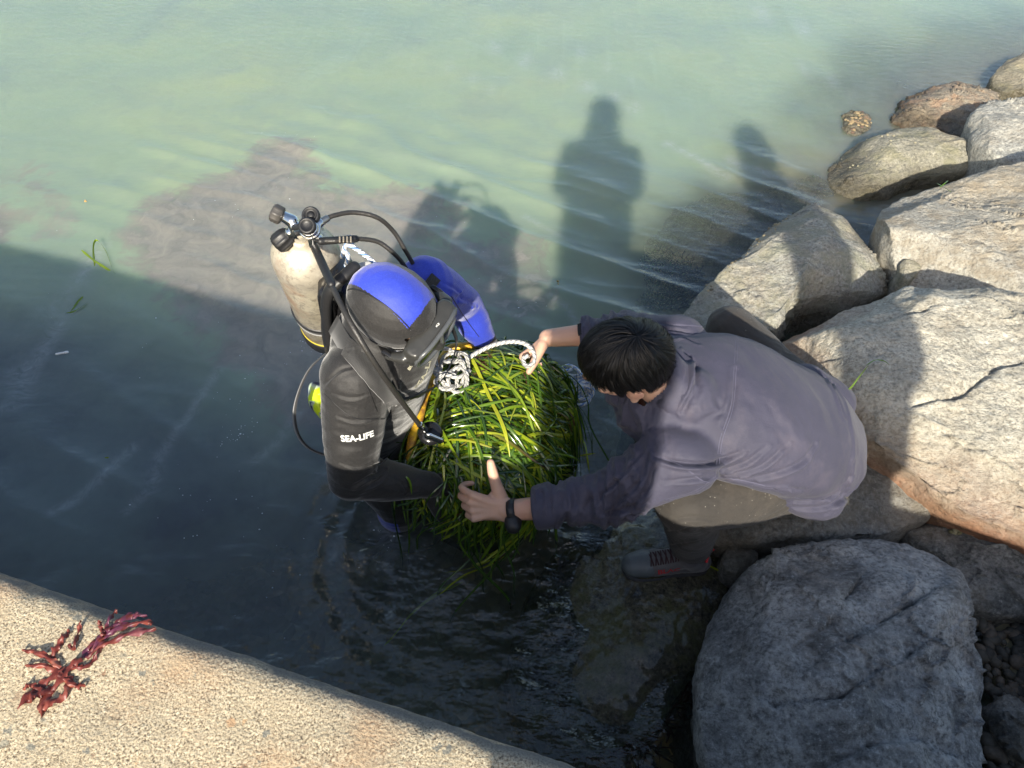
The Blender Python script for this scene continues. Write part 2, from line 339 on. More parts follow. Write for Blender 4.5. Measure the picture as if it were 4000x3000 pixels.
tag(fastmesh('sea_water', V, F, WATER, {'silt': silt, 'turb': turb, 'ag': agt, 'glint_froth': glint_froth, 'deep': deep, 'shal': sstep(.35, -.5, cl+.2*nz2)*sstep(1.9, 2.6, V[:, 1])}), kind='structure')  # 'deep' carries the painted pier-side shade, not water depth
# ---- pier
def pier():
    h = .96; a, b = at(0, 1240, h), at(1240, 1659, h); e = (b-a).to_2d().normalized(); nn = Vector((e.y, -e.x))   # nn away from water
    if nn.y > 0: nn = -nn
    o = a.to_2d()-e*1.2
    L = 5.2
    xs = np.arange(0, L, .01) ; xs = np.r_[np.arange(-3, .6, .05), np.arange(.6, 3.2, .0075), np.arange(3.2, 6, .05)]
    prof = [(-.02, -1.2), (-.02, -.6), (-.02, -.3), (-.018, -.12), (-.016, -.07), (-.013, -.045), (-.008, -.028), (-.002, -.016), (.005, -.006), (.011, -.003), (.018, -.001), (.03, 0), (.04, 0)]
    prof += [(t, 0) for t in np.r_[np.arange(.05, 1.0, .0075), np.arange(1.0, 3.5, .08)]]
    prof = np.array(prof); n, m_ = len(xs), len(prof)
    V = np.zeros((n, m_, 3)); V[..., 0] = o.x+e.x*xs[:, None]+nn.x*prof[None, :, 0]; V[..., 1] = o.y+e.y*xs[:, None]+nn.y*prof[None, :, 0]; V[..., 2] = h+prof[None, :, 1]
    V = V.reshape(-1, 3); top = np.tile(sstep(-.2, -.0, prof[:, 1]), n); edge = np.tile(np.exp(-(prof[:, 0]/.020)**2), n)
    nz = fbm(V, 45, 3, 5); V[:, 2] += top*(.0009*nz+.0035*fbm(V, 9, 3, 6)) - edge*top*.009*np.abs(fbm(V, 22, 4, 7))
    k = -edge*.006*fbm(V, 18, 4, 8); V[:, 0] += nn.x*k; V[:, 1] += nn.y*k
    i = np.arange(n*m_).reshape(n, m_); F = np.stack([i[:-1, :-1], i[1:, :-1], i[1:, 1:], i[:-1, 1:]], -1).reshape(-1, 4)
    m = NT('pier_concrete'); g = m.noise(300, 3, .75); g2 = m.noise(38, 4, .6)
    pj = m.n('ShaderNodeVectorMath', {0: m.pos(), 1: m.n('ShaderNodeVectorMath', {0: m.noise(70, 3, out=1), 'Scale': .028}, operation='SCALE').outputs[0]}, operation='ADD').outputs[0]; st = m.vor(52, v=pj, out='Color', rnd=1); sdist = m.vor(52, v=pj); sc_ = m.n('ShaderNodeSeparateColor', {0: st})
    c = m.ramp(g, [(.36, (.05, .036, .025)), (.42, (.25, .19, .12)), (.50, (.47, .39, .26)), (.68, (.70, .61, .44))])
    c = m.mix(m.ramp(g2, [(.38, .5), (.55, 0)]), c, (.40, .33, .22))
    c = m.mix(m.ramp(m.noise(2.1, 6, .65), [(.48, 0), (.7, .4)]), c, (.17, .15, .12)); rust = m.ramp(m.noise(3.2, 4, .6), [(.52, 0), (.68, .5)]); c = m.mix(rust, c, (.42, .24, .12))
    isst = m.math('MULTIPLY', m.ramp(sc_.outputs[0], [(.72, 0), (.76, .85)]), m.ramp(sdist, [(.26, 1), (.36, 0)]))
    stc = m.ramp(sc_.outputs[1], [(0, (.13, .14, .13)), (.35, (.26, .24, .18)), (.55, (.45, .38, .26)), (.72, (.22, .12, .07)), (.85, (.5, .33, .18)), (1, (.62, .56, .42))])
    c = m.mix(isst, c, stc)
    ed = m.math('MULTIPLY', m.attr('edge'), m.ramp(m.noise(14, 4), [(.35, .3), (.5, 1)])); c = m.mix(ed, c, m.mix(g, (.03, .03, .03), (.24, .235, .22)))
    hgt = m.math('ADD', m.math('ADD', m.math('MULTIPLY', m.noise(300, 2, .7), .8), m.math('MULTIPLY', m.noise(80, 4, .65), .6)), m.math('MULTIPLY', m.vor(170), .6))
    M = m.done(m.bsdf(Base_Color=c, Roughness=.9, Normal=m.bump(hgt, .8, .0022)))
    ed_ = np.tile(np.exp(-((prof[:, 0]+.002)/.017)**2), n)
    return tag(fastmesh('pier', V, F, M, {'edge': ed_}), 'rough concrete pier with a tan gravelly top and worn grey edge', 'pier')
PIER = pier()
# ---- rocks
def rockmat(name, light, dark, tint=None, wet=.07, rust=None, vein=.5, scale=1.0, moss=None, gloss=.88, stain=.35):
    m = NT(name); p = m.pos(); g = m.noise(9*scale, 6, .68); f = m.noise(75*scale, 5, .75); st = m.noise(7, 5, .6, v=m.map((1, 4, 5), (.3, .2, .5)))
    lo_ = m.noise(3.2*scale, 4, .6); c = m.ramp(m.math('ADD', g, m.math('MULTIPLY', m.math('SUBTRACT', lo_, .5), .45)), [(.32, dark), (.52, tuple(.5*(a+b) for a, b in zip(light, dark))), (.68, light)])
    c = m.mix(m.ramp(f, [(.38, .75), (.52, 0)]), c, tuple(x*.42 for x in dark))
    c = m.mix(m.ramp(f, [(.56, 0), (.66, .6)]), c, tuple(min(.75, x*1.35) for x in light))
    c = m.mix(m.ramp(st, [(.5, 0), (.72, .45)]), c, tint or tuple(x*.8 for x in light))
    if vein:
        v = m.vor(11*scale, v=m.n('ShaderNodeVectorMath', {0: p, 1: m.noise(6, 3, out=1)}, operation='ADD').outputs[0], feat='DISTANCE_TO_EDGE')
        c = m.mix(m.math('MULTIPLY', m.ramp(v, [(0, 1), (.02, 0)]), m.math('MULTIPLY', m.ramp(g, [(.4, 0), (.6, 1)]), vein)), c, tuple(min(.8, x*1.5) for x in light))
    if rust:
        zz, lo, hi, col = rust
        c = m.mix(m.ramp(m.math('ADD', m.z(), m.math('MULTIPLY', m.math('SUBTRACT', m.noise(8, 5), .5), .12)), [(max(lo, 0), .92), (max(hi, .01), 0)]), c, m.mix(m.noise(40, 4), col, tuple(x*.35 for x in col)))
    if moss: c = m.mix(m.math('MULTIPLY', m.ramp(m.noise(9, 5, .7), [(.45, 0), (.6, 1)]), .8), c, moss)
    if stain: c = m.mix(m.math('MULTIPLY', m.ramp(m.noise(2.6, 5, .65), [(.46, 0), (.66, 1)]), stain), c, (.40, .31, .19)); c = m.mix(m.ramp(m.noise(3.7, 6, .7, dist=.4), [(.52, 0), (.68, .45)]), c, tuple(x*.7 for x in dark))
    wf = m.ramp(m.math('ADD', m.z(), m.math('MULTIPLY', m.math('SUBTRACT', g, .5), .09)), [(max(.001, wet*.5), 1 if wet else 0), (wet+.02, 0)])
    c = m.mix(wf, c, m.mix(1, c, (.36, .34, .30), 'MULTIPLY')); ro = m.mix(wf, (gloss,)*3, (.22,)*3)
    pit = m.ramp(m.vor(60*scale), [(0, 0), (.5, 1)])
    h = m.math('ADD', m.math('MULTIPLY', f, .9), m.math('ADD', m.noise(26*scale, 6, .7), m.math('MULTIPLY', pit, .15)))
    h = m.math('ADD', h, m.math('MULTIPLY', st, .8))
    return m.done(m.bsdf(Base_Color=c, Roughness=ro, Normal=m.bump(h, 1.0, .012 if gloss > .5 else .022), Coat_Weight=0.0 if gloss > .5 else .8, Coat_Roughness=.12))
LIGHT, GREY = (.60, .575, .49), (.34, .335, .30)
MR = {'pale': rockmat('pale_rock', LIGHT, GREY, wet=.12),
      'shelly': rockmat('shelly_rock', LIGHT, (.27, .26, .22), wet=.19, vein=.6, moss=(.25, .25, .18)),
      'palewet': rockmat('tidal_rock', (.46, .43, .34), (.24, .23, .18), wet=.11, moss=(.22, .21, .13)),
      'warm': rockmat('warm_rock', (.64, .60, .49), (.37, .35, .29), wet=.03, rust=(0, .24, .40, (.36, .15, .07))),
      'mud': rockmat('muddy_rock', (.62, .58, .48), (.34, .325, .28), wet=.03, moss=(.27, .23, .17)),
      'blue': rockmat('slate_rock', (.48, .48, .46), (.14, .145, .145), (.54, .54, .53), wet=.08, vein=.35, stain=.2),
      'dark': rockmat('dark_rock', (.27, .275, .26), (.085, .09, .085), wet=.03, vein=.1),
      'rusty': rockmat('rusty_rock', (.42, .38, .30), (.24, .2, .15), wet=.10, moss=(.27, .17, .11)),
      'wetrock': rockmat('wet_rock', (.25, .22, .14), (.06, .055, .04), wet=0, vein=0, moss=(.12, .12, .04), gloss=.22, stain=0),
      'pebbly': rockmat('pebbly_rock', (.42, .34, .19), (.13, .10, .06), wet=.0, vein=.8, scale=1.6, moss=(.30, .22, .10))}
def rock(poly, ze, dome, zbot, mat, label, seed=0, pw=3.0, tilt=(0, 0), taper=.86, rough=1.0, terrace=.5, name='rock', cat='rock', group=None, cracks=(), res=1.0, facet=1.0):
    P = np.array([tuple(at(u, v, ze)) for u, v in poly]); Q = np.vstack([P, P[:1]])
    # chaikin
    for _ in range(2):
        a, b = P, np.roll(P, -1, 0); P = np.stack([.78*a+.22*b, .22*a+.78*b], 1).reshape(-1, 3)
    L = np.r_[0, np.cumsum(np.linalg.norm(np.roll(P, -1, 0)-P, axis=1))]; N = int(220*res); t = np.linspace(0, L[-1], N, endpoint=False); PP = np.vstack([P, P[:1]])
    E = np.stack([np.interp(t, L, PP[:, k]) for k in range(2)], 1); c = E.mean(0)
    s = np.r_[np.linspace(0, .9, int(46*res))[1:], np.linspace(.9, 1, int(12*res)+1)[1:]]
    size = np.sqrt(np.linalg.norm(E-c, axis=1).mean()**2)
    V = []; 
    for q in s:
        xy = c+(E-c)*q; V.append(np.c_[xy, np.full(N, ze)+dome*((1-q**pw))+((xy-c)@np.array(tilt))])
    nt_ = len(s); ns = int(26*res)
    for k in range(1, ns+1):
        q = k/ns; xy = c+(E-c)*(1+.02*math.sin(min(1, q*3)*math.pi)-(1-taper)*q**1.3); z0 = ze+((c+(E-c)-c)@np.array(tilt))
        V.append(np.c_[xy, z0+(zbot-z0)*q])
    V = np.vstack([[[*c, ze+dome]], np.concatenate(V)]); R = nt_+ns
    F = [(0, 1+(j+1) % N, 1+j) for j in range(N)]
    i = 1+np.arange(R*N).reshape(R, N); ii = np.roll(i, -1, 1)
    F = [(a, b, c_) for a, c_, b in F]
    quads = np.stack([i[:-1], i[1:], ii[1:], ii[:-1]], -1).reshape(-1, 4)
    F = F+[tuple(q) for q in quads.tolist()]
    # broken planar faces
    rr_ = np.random.default_rng(seed*7+1); cc = V.mean(0)
    for k in range(15):
        th_, ph_ = rr_.uniform(0, 2*math.pi), rr_.uniform(.10, .90); nn_ = np.array([math.sin(ph_)*math.cos(th_), math.sin(ph_)*math.sin(th_), math.cos(ph_)]); q_ = (V-cc)@nn_; h_ = q_.max()*(1-rr_.uniform(.05, .22)*facet)
        ex_ = q_-h_; V = V-nn_*(np.where(ex_ > 0, ex_*.96, 0))[:, None]
    # displacement in 3D
    me = bpy.data.meshes.new('t'); me.from_pydata([tuple(x) for x in V], [], F); me.update()
    Nn = np.empty(len(V)*3); me.vertices.foreach_get('normal', Nn); Nn = Nn.reshape(-1, 3); bpy.data.meshes.remove(me)
    A = V*np.array([1, 1, 1.3])+seed*3.7
    big = fbm(A, 1.6/max(size, .12), 2, seed)*.07*size
    md = fbm(A, 9, 4, seed+3); sm = fbm(A, 38, 4, seed+4)
    ra = np.abs(fbm(A@np.array([[.8, .5, .2], [-.4, .8, .3], [0, -.3, .9]])*np.array([1, 2.6, 3]), 4.2, 4, seed+5))
    mask_ = sstep(-.05, .35, fbm(A, 2.2, 2, seed+9)); D = big+rough*(.014*md+.0055*sm+.004*np.abs(sm)*mask_)-rough*.016*mask_*np.exp(-(ra/.028)**2)
    st_ = (V@np.array([.35, .55, .75])+.06*md)*18; D += terrace*mask_*rough*.008*(np.tanh(4*np.sin(st_*1.1)))*(.5+.5*md)
    V = V+Nn*D[:, None]
    for cr in cracks:     # a real step or cleft along a traced line
        for a, b in zip(cr[:-1], cr[1:]):
            a_, b_ = np.array(at(*a, ze+dome*.8)[:2]), np.array(at(*b, ze+dome*.8)[:2]); ab = b_-a_; tt = np.clip(((V[:, :2]-a_)@ab)/(ab@ab), 0, 1)
            nrm = np.array([-ab[1], ab[0]])/np.linalg.norm(ab); q = (V[:, :2]-a_-tt[:, None]*ab); dd = np.linalg.norm(q, axis=1)+.03*np.abs(md); sd_ = q@nrm+.02*md
            V[:, 2] -= np.where(V[:, 2] > ze-.1, .014*np.exp(-(dd/.007)**2)+.010*np.exp(-(dd/.04)**2)*(sd_ > 0), 0)
    o = mesh(name, V, F, MR[mat], None, True); return tag(o, label, cat, group)
G = 'boulders of the shore'
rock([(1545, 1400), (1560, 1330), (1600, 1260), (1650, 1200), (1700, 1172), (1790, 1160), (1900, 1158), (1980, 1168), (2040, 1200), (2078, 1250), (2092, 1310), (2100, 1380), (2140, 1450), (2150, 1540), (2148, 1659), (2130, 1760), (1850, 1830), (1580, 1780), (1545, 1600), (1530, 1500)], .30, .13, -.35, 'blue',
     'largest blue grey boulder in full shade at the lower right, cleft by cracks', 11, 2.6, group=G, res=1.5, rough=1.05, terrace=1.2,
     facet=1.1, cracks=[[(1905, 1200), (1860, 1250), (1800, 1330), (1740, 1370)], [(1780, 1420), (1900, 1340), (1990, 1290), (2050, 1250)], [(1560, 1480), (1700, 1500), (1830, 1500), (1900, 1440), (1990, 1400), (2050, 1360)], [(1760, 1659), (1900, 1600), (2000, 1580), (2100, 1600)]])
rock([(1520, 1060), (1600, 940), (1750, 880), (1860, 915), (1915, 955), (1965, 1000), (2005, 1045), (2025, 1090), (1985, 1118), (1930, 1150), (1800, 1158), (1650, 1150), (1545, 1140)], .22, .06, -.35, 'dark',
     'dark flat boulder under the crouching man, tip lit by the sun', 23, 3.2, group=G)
rock([(1690, 720), (1702, 690), (1720, 650), (1760, 640), (1850, 640), (1950, 625), (2050, 630), (2140, 650), (2212, 668), (2400, 720), (2480, 950), (2400, 1160), (2212, 1095), (2120, 1060), (2050, 1020), (1990, 985), (1930, 950), (1870, 910), (1855, 870), (1790, 800), (1740, 780)], .42, .05, -.3, 'warm',
     'largest sunlit boulder behind the crouching man, rust brown along its lower side', 37, 4, (.05, .12), .80, group=G, res=1.5, facet=1.0,
     cracks=[[(1990, 860), (2080, 850), (2150, 800), (2230, 790)], [(1780, 670), (1900, 690), (2000, 680)]])
rock([(1910, 430), (1925, 400), (1950, 385), (2000, 375), (2060, 382), (2130, 370), (2212, 355), (2400, 330), (2520, 500), (2440, 700), (2250, 665), (2150, 645), (2080, 615), (2030, 600), (2000, 570), (1960, 525), (1925, 480)], .38, .07, -.35, 'mud',
     'pale boulder with a patch of dried brown mud at the right edge', 41, 3.5, (.03, .08), .85, group=G, res=1.3, cracks=[[(2000, 600), (2010, 560), (1980, 520)]])
rock([(1470, 690), (1500, 640), (1545, 600), (1600, 560), (1640, 505), (1690, 458), (1740, 436), (1790, 428), (1840, 442), (1880, 475), (1905, 510), (1932, 560), (1945, 600), (1930, 618), (1840, 632), (1742, 640), (1715, 665), (1690, 712), (1640, 720), (1560, 740)], .20, .14, -.4, 'shelly',
     'rounded boulder crossed by a shadow band above the crouching man, shells at its waterline', 53, 2.2, (0, .0), .95, group=G, res=1.3)
rock([(1800, 335), (1830, 310), (1880, 293), (1950, 285), (2000, 290), (2060, 310), (2120, 338), (2165, 365), (2100, 378), (2050, 384), (1990, 380), (1940, 396), (1880, 410), (1830, 395), (1800, 370)], .08, .12, -.4, 'palewet',
     'low flat boulder with limpets, its left end dipping into the water', 67, 2.2, (.16, 0), 1.0, group=G, facet=.35)
rock([(2100, 262), (2110, 230), (2140, 200), (2180, 188), (2240, 184), (2330, 200), (2340, 320), (2280, 365), (2212, 350), (2170, 345), (2130, 318), (2105, 290)], .28, .10, -.35, 'pale',
     'rounded cream boulder at the right edge above the flat limpet boulder', 71, 2.6, group=G)
rock([(1925, 245), (1960, 208), (2010, 185), (2060, 180), (2110, 192), (2160, 205), (2150, 250), (2140, 300), (2100, 310), (2060, 292), (2010, 277), (1960, 258)], .06, .07, -.4, 'rusty',
     'wet low boulder with reddish brown growth left of the cream boulder', 83, 2.4, (.1, -.02), 1.0, group=G, facet=.3)
rock([(2142, 165), (2160, 140), (2200, 120), (2260, 105), (2340, 140), (2310, 200), (2212, 190), (2170, 186)], .10, .06, -.4, 'palewet',
     'small wet boulder at the right edge, farthest one out of the water', 97, 2.5, group=G, facet=.4)
rock([(1815, 252), (1830, 242), (1858, 240), (1880, 250), (1885, 270), (1868, 290), (1840, 292), (1818, 280)], .0, .035, -.3, 'shelly',
     'barnacle crusted stone just breaking the surface at the upper right', 101, 2, group=G, facet=0)
rock([(1943, 572), (1958, 556), (1978, 552), (1988, 566), (1986, 588), (1966, 602), (1948, 594)], .27, .03, .02, 'palewet',
     'small blocky stone wedged in the dark gap between two sunlit boulders', 103, 3, group='small stones', res=.5, rough=.5)
rock([(1960, 1140), (2010, 1100), (2060, 1075), (2120, 1085), (2212, 1125), (2330, 1170), (2360, 1310), (2230, 1330), (2140, 1312), (2090, 1290), (2080, 1240), (2040, 1195), (1990, 1172)], .16, .06, -.3, 'dark',
     'dark mossy boulder between the blue grey boulder and the rust brown side', 109, 3, (.05, .02), .9, group=G)
rock([(1558, 1205), (1575, 1175), (1605, 1160), (1632, 1165), (1640, 1190), (1632, 1230), (1600, 1245), (1568, 1235)], .10, .06, -.2, 'dark',
     'small dark angular stone beside the heel of the shoe', 113, 2.5, group='small stones', res=.6, rough=.6)
rock([(1640, 1180), (1665, 1165), (1695, 1168), (1700, 1185), (1670, 1200), (1645, 1200)], .06, .05, -.2, 'dark', 'little dark stone half tucked under the top of the blue grey boulder', 117, 2.5, group='small stones', res=.5, rough=.6)
rock([(2165, 1560), (2150, 1525), (2175, 1500), (2215, 1510), (2260, 1560), (2260, 1640), (2200, 1640)], .14, .05, -.1, 'dark', 'brownish stone on the gravel in the lower right corner', 119, 2.5, group='small stones', res=.6)
rock([(1110, 1350), (1160, 1230), (1240, 1140), (1340, 1100), (1440, 1095), (1540, 1130), (1575, 1230), (1560, 1340), (1510, 1450), (1430, 1560), (1300, 1625), (1180, 1600), (1110, 1490)], -.025, .075, -.5, 'wetrock',
     'wet brown green rock awash under the shoe', 127, 2.6, (.13, .03), 1.05, group=G, res=1.2, rough=.7, facet=0)
rock([(1345, 930), (1370, 885), (1410, 870), (1500, 900), (1560, 1000), (1520, 1060), (1420, 1050), (1360, 985)], -.01, .10, -.4, 'dark', 'wet dark rock under the sleeve of the near arm', 131, 2, (.15, 0), 1.0, group=G, res=.8, facet=.3)
rock([(1310, 520), (1400, 440), (1500, 405), (1620, 400), (1690, 440), (1660, 520), (1580, 600), (1480, 640), (1380, 620)], -.20, .13, -.7, 'pebbly', 'sunken rock with golden shells left of the rounded boulder', 137, 2, (.12, .02), 1.1, group=G, rough=1.5, facet=.2)
rock([(1780, 470), (1830, 400), (1900, 380), (1935, 410), (1935, 470), (1900, 510), (1850, 450)], -.10, .06, -.4, 'pebbly', 'submerged brownish rock between the flat and the rounded boulders', 139, 2, group=G, res=.8, facet=.2)
rock([(1060, 600), (1110, 570), (1180, 560), (1240, 590), (1235, 650), (1170, 690), (1100, 690), (1050, 650)], -.24, .12, -.8, 'pebbly', 'pale sunken rock seen dimly in murky water beyond the grass', 149, 2, group=G, res=.8)
rock([(1300, 330), (1400, 270), (1520, 260), (1600, 300), (1560, 360), (1420, 380), (1320, 380)], -.30, .14, -.8, 'pebbly', 'dim sunken boulder in the green water above the golden one', 151, 2, group=G, res=.8)
rock([(1960, 100), (2040, 60), (2130, 60), (2160, 110), (2120, 160), (2020, 160)], -.22, .14, -.6, 'pebbly', 'sunken boulder near the upper right corner', 157, 2, group=G, res=.8, facet=.2)
rock([(2130, 100), (2160, 60), (2230, 40), (2300, 90), (2240, 130), (2160, 130)], -.07, .07, -.5, 'palewet', 'stone awash in the upper right corner', 163, 2, group=G, res=.8, facet=.3)
rock([(1880, 235), (1920, 215), (1970, 215), (1960, 260), (1900, 290), (1870, 270)], -.14, .08, -.5, 'pebbly', 'submerged stone beside the barnacle crusted stone', 167, 2, group=G, res=.6)

rock([(2420, 720), (2560, 640), (2760, 660), (2880, 820), (2860, 1060), (2700, 1180), (2520, 1120), (2430, 940)], .40, .10, -.3, 'warm', 'pale boulder just outside the right edge, beside the largest sunlit boulder', 171, 3, group=G)
rock([(2560, 330), (2700, 260), (2900, 300), (3000, 480), (2900, 620), (2700, 640), (2560, 520)], .35, .10, -.35, 'pale', 'pale boulder just outside the right edge, beside the mud patched boulder', 173, 3, group=G)
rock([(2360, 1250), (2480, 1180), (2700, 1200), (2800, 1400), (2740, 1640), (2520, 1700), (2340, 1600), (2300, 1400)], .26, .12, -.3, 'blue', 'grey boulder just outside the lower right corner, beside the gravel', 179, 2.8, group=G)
rock([(2380, 180), (2480, 90), (2640, 80), (2740, 180), (2660, 290), (2480, 320)], .20, .10, -.35, 'palewet', 'wet boulder just outside the upper right edge', 181, 2.6, group=G)
# ================================================================== PEOPLE
def A3(u, v, z): return np.array(tuple(at(u, v, z)))
def ortho(U, F):
    U = np.array(U, float); U /= np.linalg.norm(U); F = np.array(F, float); F -= U*(F@U); F /= np.linalg.norm(F); L = np.cross(U, F); return F, L, U
def hit(b, u, v):
    d = (at(u, v, 0)-CAM).normalized(); r = b.ray_cast(CAM, d); return (np.array(r[0]), np.array(r[1])) if r[0] is not None else (None, None)
def trace(b, uv, n=40):
    """a curve lying on a surface, through traced points"""
    C = spline([(u, v, 0) for u, v in uv], n); out = [hit(b, c[0], c[1]) for c in C]; out = [(p, q) for p, q in out if p is not None]
    return (np.array([p for p, q in out]), np.array([q for p, q in out])) if len(out) > 1 else (np.zeros((0, 3)), np.zeros((0, 3)))
def segdist(V, C):
    d = np.full(len(V), 9.); side = np.zeros(len(V))
    for a, b in zip(C[:-1], C[1:]):
        ab = b-a; t = np.clip(((V-a)@ab)/(ab@ab+1e-12), 0, 1); q = V-a-t[:, None]*ab; dd = np.linalg.norm(q, axis=1)
        k = dd < d; d = np.where(k, dd, d); side = np.where(k, q@np.array([ab[1], -ab[0], 0])/(np.linalg.norm(ab[:2])+1e-9), side)
    return d, side
def crease(o, lines, mult=1):
    b = bvh(o); V = worldV(o); me = o.data; N = np.empty(len(V)*3); me.vertices.foreach_get('normal', N); N = N.reshape(-1, 3); D = np.zeros(len(V))
    for uv, wd, amp in lines:
        C, _ = trace(b, uv, 24)
        if len(C) < 2: continue
        near = np.nonzero(np.linalg.norm(V-C.mean(0), axis=1) < np.linalg.norm(C-C.mean(0), axis=1).max()+wd*6)[0]
        d, s = segdist(V[near], C); ends = np.minimum(np.linalg.norm(V[near]-C[0], axis=1), np.linalg.norm(V[near]-C[-1], axis=1))
        f = .35+.65*sstep(0, .05, ends)
        D[near] += amp*mult*f*(-np.exp(-(d/wd)**2)+.75*np.exp(-((d-1.8*wd)/wd)**2)*(s > 0))
    V = V+N*D[:, None]; me.vertices.foreach_set('co', (V-np.array(parent_origin(o))).ravel()); me.update()
def strip(C, N, wd, th=.003, lift=.002):
    """flat band following a curve C with surface normals N"""
    T = np.gradient(C, axis=0); T /= np.linalg.norm(T, axis=1)[:, None]+1e-9; B = np.cross(T, N); B /= np.linalg.norm(B, axis=1)[:, None]+1e-9
    wd = np.broadcast_to(wd, (len(C),))[:, None]; n = len(C)
    V = np.stack([C+B*wd/2+N*lift, C+B*wd/2+N*(lift+th), C-B*wd/2+N*(lift+th), C-B*wd/2+N*lift], 1).reshape(-1, 3)
    F = [(4*i+j, 4*i+(j+1) % 4, 4*i+4+(j+1) % 4, 4*i+4+j) for i in range(n-1) for j in range(4)]+[(0, 1, 2, 3), (4*n-1, 4*n-2, 4*n-3, 4*n-4)]
    return V, F
def smooth_curve(C, k=3):
    for _ in range(k): C = np.vstack([C[:1], (C[:-2]+2*C[1:-1]+C[2:])/4, C[-1:]])
    return C
def hand(wrist, f, th, n, curl=(.5, .6, .7, .8), size=1.0, spread=.07, tdir=(.45, .85, .25), tcurl=.25, tlen=1.0):
    """palm, four fingers and thumb; f finger direction, th thumb side, n out of the palm"""
    f = np.array(f, float); f /= np.linalg.norm(f); th = np.array(th, float); th -= f*(th@f); th /= np.linalg.norm(th)
    n_ = np.cross(f, th); n_ = n_ if n_@np.array(n) > 0 else -n_; w = np.array(wrist, float); s = size; parts = []; tips = []
    kn = []
    for k, (off, L) in enumerate(zip((.031, .0105, -.010, -.029), (.094, .097, .089, .083))): kn.append(w+f*L*s+th*off*s+n_*(-.002-.002*abs(k-1.3))*s)
    for k in range(4):
        parts.append(tubegeo([w+th*(.016-.0105*k)*s, (w+kn[k])/2+th*(.002)*s+n_*.003*s, kn[k]], [.0165*s, .0150*s, .0108*s], 12, flat=1.0))
    parts.append(tubegeo([w+th*.012*s+f*.012*s, w+th*.030*s+f*.040*s+n_*.010*s], [.016*s, .014*s], 10))
    parts.append(tubegeo([w-th*.016*s+f*.012*s+n_*.006*s, w-th*.024*s+f*.065*s+n_*.006*s], [.014*s, .012*s], 10))
    LN = [(.042, .026, .020), (.046, .030, .021), (.043, .028, .020), (.034, .021, .018)]
    for k in range(4):
        p = kn[k]; a = .25+curl[k]*.6; pts = [p]; sp = (1.4-k)*spread
        for j, l in enumerate(LN[k]):
            d = f*math.cos(a)+n_*math.sin(a); d = d+th*sp; d /= np.linalg.norm(d); p = p+d*l*s; pts.append(p); a += curl[k]*(1.05, .8, 0)[j]
        r = (.0098, .0092, .0082, .0066) if k < 3 else (.0086, .0080, .0070, .0058)
        parts.append(tubegeo(pts, [x*s for x in r], 12, n=16)); tips.append((pts[-1], pts[-1]-pts[-2]))
    b = w+th*.026*s+f*.022*s+n_*.010*s; td = f*tdir[0]+th*tdir[1]+n_*tdir[2]; td /= np.linalg.norm(td); p1 = b+td*.040*s*tlen
    t2 = td+f*tcurl*.6; t2 /= np.linalg.norm(t2); p2 = p1+t2*.033*s*tlen; t3 = t2+f*tcurl*.5; t3 /= np.linalg.norm(t3); p3 = p2+t3*.024*s*tlen
    parts.append(tubegeo([b, p1, p2, p3], [.0190*s, .0150*s, .0132*s, .0102*s], 12, n=18)); tips.append((p3, t3))
    return parts, tips, (f, th, n_)
def headparts(c, F, L, U, s=1.0, ears=True):
    Ax = np.array([F, L, U]); P = lambda f, l, u: c+s*(F*f+L*l+U*u); g = []
    E = lambda p, r: g.append(ellgeo(P(*p), np.array(r)*s, Ax))
    E((-.008, 0, .012), (.097, .076, .092)); E((.02, 0, -.045), (.070, .060, .070)); E((.055, 0, -.095), (.030, .030, .024)); E((.040, .030, -.055), (.038, .030, .040)); E((.040, -.030, -.055), (.038, .030, .040))
    E((.082, 0, .020), (.016, .048, .014)); E((.093, 0, -.022), (.013, .011, .030)); E((.106, 0, -.038), (.014, .016, .010)); E((.082, 0, -.072), (.016, .024, .006)); E((.080, 0, -.080), (.015, .022, .006))
    for sg in (1, -1):
        E((.078, .032*sg, .000), (.012, .016, .009)); E((.062, .045*sg, -.030), (.022, .018, .016))
        if ears:
            E((-.006, .083*sg, -.022), (.021, .009, .033)); E((-.012, .092*sg, -.012), (.019, .006, .022)); E((.0, .086*sg, -.050), (.011, .008, .011))
    return g, P
